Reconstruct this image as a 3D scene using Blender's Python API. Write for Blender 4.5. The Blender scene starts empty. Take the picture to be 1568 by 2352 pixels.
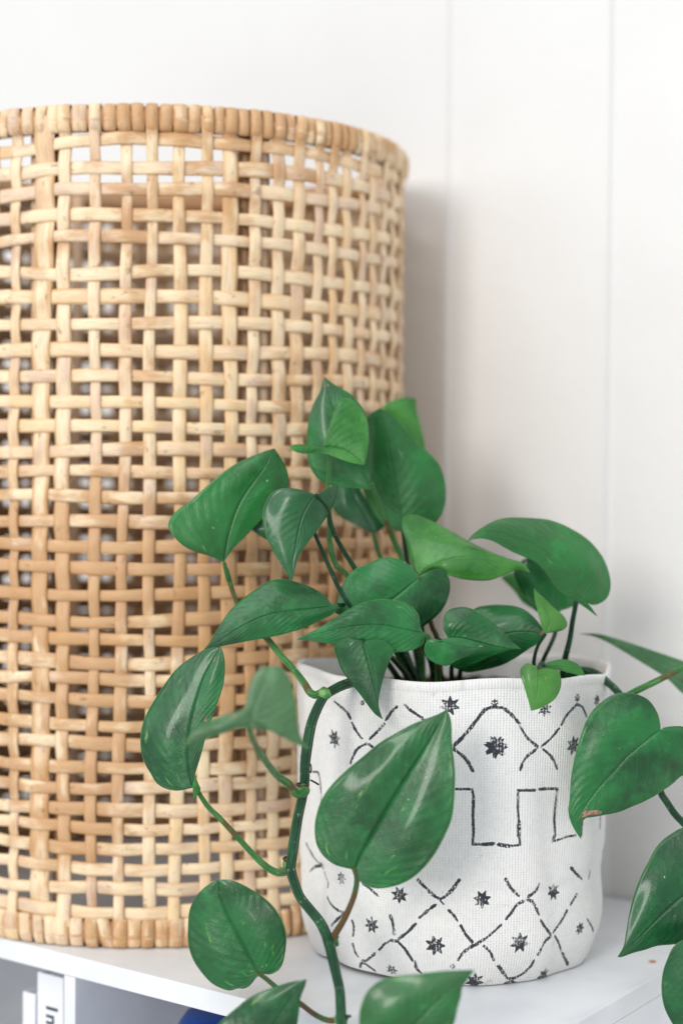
import bpy, bmesh, math, random
import numpy as np
from mathutils import Vector, Matrix
random.seed(7); RNG = np.random.default_rng(11)
SC = bpy.context.scene; COL = SC.collection

# ------------------------------------------------------------------ camera
CAM_H = .3042
cam = bpy.data.cameras.new('camera'); cam_o = bpy.data.objects.new('camera', cam); COL.objects.link(cam_o)
pitch, roll = .0202, .0073
fw = Vector((0, math.cos(pitch), -math.sin(pitch))); up0 = Vector((0, math.sin(pitch), math.cos(pitch)))
rt = Vector((1, 0, 0)) * math.cos(roll) + up0 * math.sin(roll)
up = up0 * math.cos(roll) - Vector((1, 0, 0)) * math.sin(roll)
cam_o.matrix_world = Matrix((( rt.x, up.x, -fw.x, 0), (rt.y, up.y, -fw.y, 0), (rt.z, up.z, -fw.z, CAM_H), (0, 0, 0, 1)))
cam.sensor_fit = 'VERTICAL'; cam.sensor_height = 36; cam.sensor_width = 24
cam.lens = 3680.2 / 2352 * 36
cam.clip_start = .05; cam.clip_end = 50
cam.dof.use_dof = True; cam.dof.focus_distance = .945; cam.dof.aperture_fstop = 2.8
SC.camera = cam_o

# ------------------------------------------------------------------ light: a bright room with two windows and one added soft lamp
W = bpy.data.worlds.new('World'); SC.world = W; W.use_nodes = True
bg = W.node_tree.nodes['Background']; bg.inputs[0].default_value = (.92, .96, 1.0, 1); bg.inputs[1].default_value = .62
def area_lamp(name, d, dist, size, energy, col, target=(0, 1.15, .3)):
    l = bpy.data.lights.new(name, 'AREA'); l.shape = 'RECTANGLE'; l.size, l.size_y = size; l.energy = energy; l.color = col
    o = bpy.data.objects.new(name, l); COL.objects.link(o)
    d = Vector(d).normalized(); o.location = Vector(target) + d * dist
    o.rotation_euler = (-d).to_track_quat('-Z', 'Y').to_euler()
area_lamp('window_light_front', (-.42, -.88, .26), 5.0, (1.25, 1.6), 98, (1, .965, .92))
area_lamp('window_light_side', (-.86, -.50, .26), 5.0, (2.6, 2.2), 20, (.90, .95, 1))
area_lamp('added_light_high', (-.35, -.52, .80), 4.0, (2.4, 2.0), 36, (.95, .97, 1))  # no window: soft overhead lamp added to brighten the shelf top
SC.view_settings.view_transform = 'Standard'; SC.view_settings.look = 'None'
SC.view_settings.exposure = .24; SC.view_settings.gamma = 1

# ------------------------------------------------------------------ helpers
def tag(o, label=None, cat=None, group=None, kind=None):
    if label: o['label'] = label
    if cat: o['category'] = cat
    if group: o['group'] = group
    if kind: o['kind'] = kind
    return o
def empty(name, loc=(0, 0, 0)):
    o = bpy.data.objects.new(name, None); o.location = loc; COL.objects.link(o); o.empty_display_size = .02; return o
def link(name, me, mat, parent=None, smooth=True):
    o = bpy.data.objects.new(name, me); COL.objects.link(o)
    if mat and not me.materials: me.materials.append(mat)
    if smooth: me.polygons.foreach_set('use_smooth', [True] * len(me.polygons))
    if parent:
        o.parent = parent; o.matrix_parent_inverse = Matrix.Translation(parent.location).inverted()
    return o
def mesh(name, V, F):
    me = bpy.data.meshes.new(name); me.from_pydata([tuple(map(float, v)) for v in V], [], F); me.update(); return me
def grid_faces(nu, nv, wrap_u=False, wrap_v=False):
    F = []
    for i in range(nu if wrap_u else nu - 1):
        for j in range(nv if wrap_v else nv - 1):
            a = i * nv + j; b = ((i + 1) % nu) * nv + j
            c = ((i + 1) % nu) * nv + (j + 1) % nv; d = i * nv + (j + 1) % nv
            F.append((a, b, c, d))
    return F
def point_attr(me, name, data, dim=1):
    if dim == 1:
        a = me.attributes.new(name, 'FLOAT', 'POINT'); a.data.foreach_set('value', np.asarray(data, np.float32).ravel())
    else:
        a = me.attributes.new(name, 'FLOAT_VECTOR', 'POINT'); a.data.foreach_set('vector', np.asarray(data, np.float32).ravel())
def catmull(P, n):
    P = np.asarray(P, float); L = np.r_[0, np.cumsum(np.linalg.norm(np.diff(P, axis=0), axis=1) ** .7)]
    t = L / L[-1]; Q = np.vstack([2 * P[0] - P[1], P, 2 * P[-1] - P[-2]])
    fine = []
    for i in range(len(P) - 1):
        p0, p1, p2, p3 = Q[i:i + 4]
        for s in np.linspace(0, 1, 10, endpoint=False):
            fine.append(.5 * ((2 * p1) + (-p0 + p2) * s + (2 * p0 - 5 * p1 + 4 * p2 - p3) * s * s + (-p0 + 3 * p1 - 3 * p2 + p3) * s ** 3))
    fine.append(P[-1]); fine = np.array(fine)
    L = np.r_[0, np.cumsum(np.linalg.norm(np.diff(fine, axis=0), axis=1))]; L /= L[-1]
    s = np.linspace(0, 1, n)
    return np.stack([np.interp(s, L, fine[:, k]) for k in range(3)], 1)
def frames(C):
    T = np.gradient(C, axis=0); T /= np.linalg.norm(T, axis=1)[:, None] + 1e-12
    N = np.zeros_like(C); a = np.array([0, -1, .1]); a = a - T[0] * (a @ T[0]); N[0] = a / np.linalg.norm(a)
    for i in range(1, len(C)):
        a = N[i - 1] - T[i] * (N[i - 1] @ T[i]); N[i] = a / np.linalg.norm(a)
    return T, N, np.cross(T, N)
def bevel_box(name, o, u, v, w, mat, parent=None, bev=.0008):
    """box with corner o and edge vectors u, v, w, its edges rounded"""
    bm = bmesh.new(); o, u, v, w = map(Vector, (o, u, v, w))
    vs = [bm.verts.new(o + u * a + v * b + w * c) for a in (0, 1) for b in (0, 1) for c in (0, 1)]
    for f in ((0, 1, 3, 2), (4, 6, 7, 5), (0, 4, 5, 1), (2, 3, 7, 6), (0, 2, 6, 4), (1, 5, 7, 3)): bm.faces.new([vs[i] for i in f])
    bmesh.ops.recalc_face_normals(bm, faces=bm.faces)
    if bev: bmesh.ops.bevel(bm, geom=list(bm.edges), offset=bev, segments=2, profile=.5, affect='EDGES')
    me = bpy.data.meshes.new(name); bm.to_mesh(me); bm.free()
    return link(name, me, mat, parent, smooth=False)

# ------------------------------------------------------------------ materials
class NT:
    def __init__(s, name):
        s.m = bpy.data.materials.new(name); s.m.use_nodes = True; s.t = s.m.node_tree
        s.b = s.t.nodes['Principled BSDF']; s.out = s.t.nodes['Material Output']
    def n(s, typ, **k):
        x = s.t.nodes.new('ShaderNode' + typ)
        for a, b in k.items():
            if a[0] == '_': setattr(x, a[1:], b)
        return x
    def put(s, sock, v):
        if hasattr(v, 'is_output') or isinstance(v, bpy.types.NodeSocket): s.t.links.new(v, sock)
        else: sock.default_value = v
    def noise(s, vec, scale, detail=3, rough=.55, dist=0):
        x = s.n('TexNoise'); s.put(x.inputs['Vector'], vec); x.inputs['Scale'].default_value = scale
        x.inputs['Detail'].default_value = detail; x.inputs['Roughness'].default_value = rough; x.inputs['Distortion'].default_value = dist
        return x.outputs['Fac']
    def math(s, op, a, b=0., clamp=False):
        x = s.n('Math'); x.operation = op; x.use_clamp = clamp; s.put(x.inputs[0], a); s.put(x.inputs[1], b); return x.outputs[0]
    def step(s, v, lo, hi, a=0., b=1.):
        x = s.n('MapRange'); x.interpolation_type = 'SMOOTHSTEP'; s.put(x.inputs[0], v)
        for i, q in enumerate((lo, hi, a, b)): x.inputs[i + 1].default_value = q
        return x.outputs[0]
    def mix(s, f, a, b, mode='MIX'):
        x = s.n('Mix'); x.data_type = 'RGBA'; x.blend_type = mode; s.put(x.inputs[0], f)
        for i, q in ((6, a), (7, b)): s.put(x.inputs[i], (*q, 1) if isinstance(q, tuple) and len(q) == 3 else q)
        return x.outputs[2]
    def ramp(s, f, stops):
        x = s.n('ValToRGB'); s.put(x.inputs[0], f); e = x.color_ramp.elements
        while len(e) < len(stops): e.new(.5)
        for el, (p, c) in zip(e, stops): el.position = p; el.color = (*c, 1)
        return x.outputs[0]
    def attr(s, name, out='Fac'):
        x = s.n('Attribute'); x.attribute_name = name; return x.outputs[out]
    def obj(s): return s.n('TexCoord').outputs['Object']
    def scale(s, vec, v):
        x = s.n('Mapping'); s.put(x.inputs[0], vec); x.inputs['Scale'].default_value = v; return x.outputs[0]
    def bump(s, h, strength=.3, dist=.001, normal=None):
        x = s.n('Bump'); x.inputs['Strength'].default_value = strength; x.inputs['Distance'].default_value = dist
        s.put(x.inputs['Height'], h)
        if normal is not None: s.put(x.inputs['Normal'], normal)
        return x.outputs[0]
    def fin(s, col=None, rough=.5, bump=None, spec=.5, **k):
        if col is not None: s.put(s.b.inputs['Base Color'], (*col, 1) if isinstance(col, tuple) else col)
        s.put(s.b.inputs['Roughness'], rough); s.b.inputs['Specular IOR Level'].default_value = spec
        if bump is not None: s.put(s.b.inputs['Normal'], bump)
        for a, v in k.items(): s.put(s.b.inputs[a.replace('_', ' ')], v)
        return s.m

def mat_wall():
    s = NT('white_painted_wall'); o = s.obj()
    c = s.mix(s.step(s.noise(o, 3, 4), .35, .65), (.74, .73, .715), (.77, .765, .755))
    h = s.math('ADD', s.noise(o, 90, 4), s.math('MULTIPLY', s.noise(s.scale(o, (1, 1, .35)), 9, 3), 4.))
    return s.fin(c, .62, s.bump(h, .25, .002), .3)
def mat_shelf():
    s = NT('white_laminate'); o = s.obj()
    c = s.mix(s.step(s.noise(o, 22, 4), .4, .62), (.74, .76, .79), (.79, .805, .83))
    sp = s.step(s.noise(o, 330, 1), .80, .84)
    c = s.mix(s.math('MULTIPLY', sp, .35), c, (.25, .2, .16))
    sc = s.step(s.noise(s.scale(o, (9, 160, 1)), 1.5, 4, .7), .66, .74); c = s.mix(s.math('MULTIPLY', sc, .22), c, (.45, .45, .46))
    return s.fin(c, s.step(s.noise(o, 35, 3), .3, .7, .38, .5), s.bump(s.noise(o, 300, 2), .05, .0004), .45)
def mat_rattan(name, dark=0):
    s = NT(name); o = s.obj(); uv = s.attr('flow', 'Vector')
    oi = s.n('ObjectInfo').outputs['Random']
    add = s.n('VectorMath'); add.operation = 'ADD'; s.put(add.inputs[0], uv)
    cmb = s.n('CombineXYZ')
    for i, k in enumerate((37., 91., 53.)): s.put(cmb.inputs[i], s.math('MULTIPLY', oi, k))
    s.put(add.inputs[1], cmb.outputs[0]); q = add.outputs[0]
    base = s.ramp(oi, [(0, (.78, .50, .24)), (.22, (.88, .64, .35)), (.42, (.70, .44, .24)), (.6, (.90, .71, .45)), (.8, (.74, .53, .38)), (1, (.82, .50, .21))])
    along = s.noise(s.scale(q, (26, 60, 1)), 1, 3)           # slow changes along the strand
    c = s.mix(s.step(along, .34, .66), base, (.91, .73, .48))
    pink = s.noise(s.scale(q, (16, 30, 1)), 1.3, 2)
    c = s.mix(s.math('MULTIPLY', s.step(pink, .56, .66), .55), c, (.60, .42, .34))
    sy = s.n('SeparateXYZ'); s.put(sy.inputs[0], uv)
    c = s.mix(s.math('MULTIPLY', s.step(s.math('ABSOLUTE', sy.outputs[1]), .0027, .0046), s.step(s.noise(s.scale(q, (40, 200, 1)), 1, 3), .36, .62, .12, .8)), c, (.62, .34, .12))
    c = s.mix(.08, c, (.86, .68, .56))
    # the old amber staining that runs round the lower half of the weave
    sx = s.n('SeparateXYZ'); s.put(sx.inputs[0], s.n('NewGeometry').outputs['Position']); z = sx.outputs[2]
    zone = s.math('MULTIPLY', s.step(z, .34, .24), s.step(z, .06, .16))
    zone = s.math('ADD', s.math('MULTIPLY', zone, .22), s.noise(s.n('NewGeometry').outputs['Position'], 14, 3))
    rimz = s.math('MAXIMUM', s.step(z, .024, .016, 0, 1.6), s.step(z, .520, .528))
    zone = s.math('ADD', zone, s.math('MULTIPLY', rimz, .13))
    patch = s.step(s.math('ADD', zone, s.math('MULTIPLY', s.noise(s.scale(q, (45, 120, 1)), 1, 3), .5)), .80, .97)
    c = s.mix(s.math('MULTIPLY', patch, .75), c, (.52, .26, .095))
    fib = s.noise(s.scale(q, (70, 1500, 1)), 1, 4, .65)
    c = s.mix(s.math('MULTIPLY', s.step(fib, .48, .72), .5), c, (.36, .21, .11))
    spot = s.step(s.noise(s.scale(q, (110, 170, 1)), 1, 4, .65), .61, .70)
    c = s.mix(s.math('MULTIPLY', spot, .55), c, (.20, .10, .05))
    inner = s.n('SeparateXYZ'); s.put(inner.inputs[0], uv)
    c = s.mix(s.math('MULTIPLY', inner.outputs[2], .84), c, (.17, .080, .032))  # cane backs are darker by nature; the basket's inner shade is painted in too
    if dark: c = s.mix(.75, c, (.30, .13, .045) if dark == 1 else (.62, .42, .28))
    return s.fin(c, s.step(along, .3, .7, .36, .58), s.bump(fib, .5, .0006), .42)
def mat_leaf(name, a, b, streak=0., fresh=0., coat=.30):
    s = NT(name); uv = s.attr('leaf_uv', 'Vector'); o = s.obj(); sx = s.n('SeparateXYZ'); s.put(sx.inputs[0], uv)
    t, c_ = sx.outputs[0], sx.outputs[1]; ac = s.math('ABSOLUTE', c_)
    oi = s.n('ObjectInfo').outputs['Random']
    pos = s.n('VectorMath'); pos.operation = 'ADD'; s.put(pos.inputs[0], o)
    cm = s.n('CombineXYZ'); s.put(cm.inputs[0], s.math('MULTIPLY', oi, 9.)); s.put(pos.inputs[1], cm.outputs[0]); P = pos.outputs[0]
    n1 = s.noise(P, 24, 5, .62)
    col = s.mix(s.step(n1, .36, .64), a, b)
    age = s.math('FRACT', s.math('MULTIPLY', oi, 7.31))
    col = s.mix(s.math('MULTIPLY', s.step(age, .35, 1.), .40 if fresh == 0 else .12), col, tuple(q * k for q, k in zip(b, (3.2, 1.25, .95))))
    col = s.mix(s.math('MULTIPLY', s.step(s.noise(P, 70, 4, .7), .52, .70), .30), col, tuple(min(1, q * 1.7 + .015) for q in b))
    # side veins sweep from the midrib forward to the margin
    ph = s.math('ADD', s.math('SUBTRACT', t, s.math('MULTIPLY', ac, .30)), s.math('MULTIPLY', s.noise(P, 20, 2), .03))
    vein = s.math('SINE', s.math('MULTIPLY', ph, 95.)); v1 = s.step(vein, .55, 1.)
    fine = s.math('SINE', s.math('MULTIPLY', ph, 330.))
    patch = s.step(s.noise(P, 30, 2), .42, .6)
    col = s.mix(s.math('MULTIPLY', s.math('MULTIPLY', v1, patch), .05), col, tuple(min(1, q * 2.2 + .03) for q in b))
    mid = s.step(ac, .035, .0)
    col = s.mix(s.math('MULTIPLY', mid, .22), col, tuple(min(1, q * 1.7 + .04) for q in b))
    col = s.mix(s.math('MULTIPLY', s.step(ac, .965, 1.), .5), col, (.16, .36, .10))
    sc2 = s.scale(uv, (2.6, 3.2, 1)); ad = s.n('VectorMath'); ad.operation = 'ADD'; s.put(ad.inputs[0], sc2)
    cm2 = s.n('CombineXYZ'); s.put(cm2.inputs[0], s.math('MULTIPLY', oi, 61.)); s.put(ad.inputs[1], cm2.outputs[0])
    st = s.noise(ad.outputs[0], 1.5, 5, .62, .3)
    lo = .665 - .06 * streak
    col = s.mix(s.math('MULTIPLY', s.step(st, lo, lo + .09), .62), col, (.22, .47, .11))
    sp = s.step(s.noise(P, 520, 1), .775, .80); sp = s.math('MULTIPLY', sp, s.step(s.noise(P, 60, 2), .45, .6))
    col = s.mix(s.math('MULTIPLY', sp, .6), col, (.6, .75, .6))
    dm = s.math('ADD', s.attr('damage'), s.math('MULTIPLY', s.noise(P, 240, 4, .7), .9))
    dmk = s.step(dm, 1.02, 1.12)
    br = s.mix(s.step(s.noise(P, 420, 3), .4, .6), (.24, .09, .05), (.42, .27, .20))
    col = s.mix(dmk, col, br)
    hgt = s.math('ADD', s.math('MULTIPLY', s.math('MULTIPLY', vein, s.step(s.noise(P, 38, 2), .35, .65)), .17), s.math('ADD', s.math('MULTIPLY', fine, .04), s.math('MULTIPLY', s.noise(P, 75, 5, .62), 2.4)))
    hgt = s.math('SUBTRACT', hgt, s.math('MULTIPLY', mid, .25))
    bp = s.bump(hgt, .5, .0010)
    bp = s.bump(s.noise(P, 900, 2), .12, .0003, bp)
    rough = s.math('ADD', s.step(s.noise(P, 45, 3), .3, .7, .36, .50), s.math('MULTIPLY', dmk, .4))
    s.fin(col, rough, bp, .5, Coat_Weight=coat, Coat_Roughness=.14)
    tr = s.n('BsdfTranslucent'); tc = s.mix(.5, col, tuple(min(1, q * 2.4) for q in b)); s.put(tr.inputs[0], tc)
    mx = s.n('MixShader'); mx.inputs[0].default_value = .13 + fresh
    s.t.links.new(s.b.outputs[0], mx.inputs[1]); s.t.links.new(tr.outputs[0], mx.inputs[2]); s.t.links.new(mx.outputs[0], s.out.inputs[0])
    return s.m
def mat_stem(name, a, b, brown=.0):
    s = NT(name); uv = s.attr('stem_uv', 'Vector'); o = s.obj()
    stripe = s.noise(s.scale(uv, (14, 1.9, 1)), 1, 2)      # x: length in m, y: turn
    st2 = s.noise(s.scale(uv, (60, 5, 1)), 1, 3, .6)
    col = s.mix(s.step(st2, .4, .62), a, b)
    fleck = s.step(s.noise(s.scale(uv, (260, 6.5, 1)), 1, 3), .60, .70)
    col = s.mix(s.math('MULTIPLY', fleck, .55), col, (.38, .46, .34))
    if brown: col = s.mix(s.math('MULTIPLY', s.step(s.noise(s.scale(uv, (40, .9, 1)), 1.2, 3), .62 - brown * .2, .70 - brown * .2), .85), col, (.20, .085, .035))
    sx = s.n('SeparateXYZ'); s.put(sx.inputs[0], uv)
    ridge = s.math('SINE', s.math('MULTIPLY', sx.outputs[1], 6.283 * 11))
    bp = s.bump(s.math('ADD', s.math('MULTIPLY', ridge, .5), s.math('MULTIPLY', st2, 1.6)), .9, .0009)
    dk = s.step(ridge, .1, -.7); col = s.mix(s.math('MULTIPLY', dk, .2 if a[0] > .02 else .45), col, tuple(q * .45 for q in a))
    return s.fin(col, .44, bp, .4)
def mat_fabric():
    s = NT('printed_canvas'); uv = s.attr('cloth_uv', 'Vector'); o = s.obj(); sx = s.n('SeparateXYZ'); s.put(sx.inputs[0], uv)
    u, v = sx.outputs[0], sx.outputs[1]       # metres round and up
    k = 6.2832 / .0018
    rib = s.math('SINE', s.math('ADD', s.math('MULTIPLY', u, k), s.math('MULTIPLY', s.noise(uv, 160, 2), 2.2)))
    ribv = s.math('SINE', s.math('ADD', s.math('MULTIPLY', v, k * 1.15), s.math('MULTIPLY', s.noise(uv, 190, 2), 2.2)))
    weave = s.math('ADD', s.math('MULTIPLY', rib, .8), s.math('MULTIPLY', ribv, .3))
    nz = s.noise(o, 700, 3, .6)
    c = s.mix(s.step(s.noise(o, 16, 4), .35, .66), (.885, .87, .845), (.85, .845, .835))
    pit = s.math('MULTIPLY', s.step(weave, -.62, -1.0), s.step(s.noise(o, 240, 2), .42, .6))
    c = s.mix(s.math('MULTIPLY', pit, .5), c, (.26, .26, .27))
    c = s.mix(s.math('MULTIPLY', s.step(s.noise(o, 110, 3), .70, .77), .4), c, (.5, .42, .33))
    # blue-black block print with a dry, broken edge
    sd = s.attr('print_edge')                 # signed distance to the print in mm, negative inside
    e = s.math('ADD', sd, s.math('MULTIPLY', s.math('SUBTRACT', s.noise(uv, 900, 3, .7), .5), 1.7))
    ink = s.step(e, .12, -.12)
    dry = s.math('MAXIMUM', s.step(s.math('ADD', nz, s.math('MULTIPLY', weave, .10)), .34, .46), s.step(s.noise(uv, 110, 2), .6, .42))
    worn = s.step(s.noise(uv, 55, 3), .68, .60, .65, 1.)
    ink = s.math('MULTIPLY', s.math('MULTIPLY', ink, dry), worn)
    c = s.mix(s.math('MULTIPLY', ink, .96), c, (.012, .018, .030))
    h = s.math('ADD', weave, s.math('MULTIPLY', nz, .8))
    bp = s.bump(h, .5, .0005); bp = s.bump(s.noise(o, 22, 3), .3, .004, bp)
    return s.fin(c, .9, bp, .15, Sheen_Weight=.15)
def mat_plain(name, a, b, sc=60, rough=.6, bs=.2, bd=.0006, spec=.4):
    s = NT(name); o = s.obj(); n = s.noise(o, sc, 4)
    return s.fin(s.mix(s.step(n, .38, .64), a, b), rough, s.bump(s.noise(o, sc * 2.5, 4, .65), bs, bd), spec)
M_WALL = mat_wall(); M_SHELF = mat_shelf()
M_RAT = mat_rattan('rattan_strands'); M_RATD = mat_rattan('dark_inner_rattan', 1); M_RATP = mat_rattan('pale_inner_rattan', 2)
LEAFM = {0: mat_leaf('leaf_green', (.0018, .062, .012), (.009, .172, .034)),
         1: mat_leaf('leaf_deep_green', (.002, .062, .016), (.006, .115, .028)),
         2: mat_leaf('leaf_young_green', (.014, .150, .020), (.060, .27, .040), .1, .06),
         4: mat_leaf('leaf_hazy_green', (.035, .13, .045), (.075, .20, .085), 0, 0, .1),  # grey haze and sheen of the two out-of-focus leaves mixed into the green
         3: mat_leaf('leaf_variegated', (.0020, .060, .014), (.010, .150, .034), .9)}
STEMM = {0: mat_stem('stem_green', (.008, .060, .022), (.018, .125, .045)),
         1: mat_stem('petiole_green', (.045, .20, .045), (.11, .34, .095), .45),
         2: mat_stem('petiole_brown_green', (.05, .17, .05), (.07, .22, .06), 1.1),
         3: mat_stem('root_brown', (.08, .03, .015), (.12, .05, .03))}
M_NODE = mat_plain('stem_node_green', (.05, .20, .045), (.17, .36, .12), 160, .5)
M_CLOTH = mat_fabric()
M_SOIL = mat_plain('potting_soil', (.035, .020, .012), (.11, .065, .04), 260, .95, 1., .003, .1)
M_PAPER = mat_plain('white_book_cover', (.78, .79, .82), (.82, .83, .86), 30, .45)
M_INK = mat_plain('dark_print', (.006, .03, .045), (.01, .04, .055), 200, .5)
M_DARK = mat_plain('black_cover', (.008, .01, .014), (.015, .018, .022), 200, .5)
M_BLUE = mat_plain('blue_glaze', (.003, .045, .25), (.004, .055, .29), 40, .28)
M_CRUMB = mat_plain('brown_crumb', (.42, .19, .06), (.6, .36, .18), 900, .8)

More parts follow.
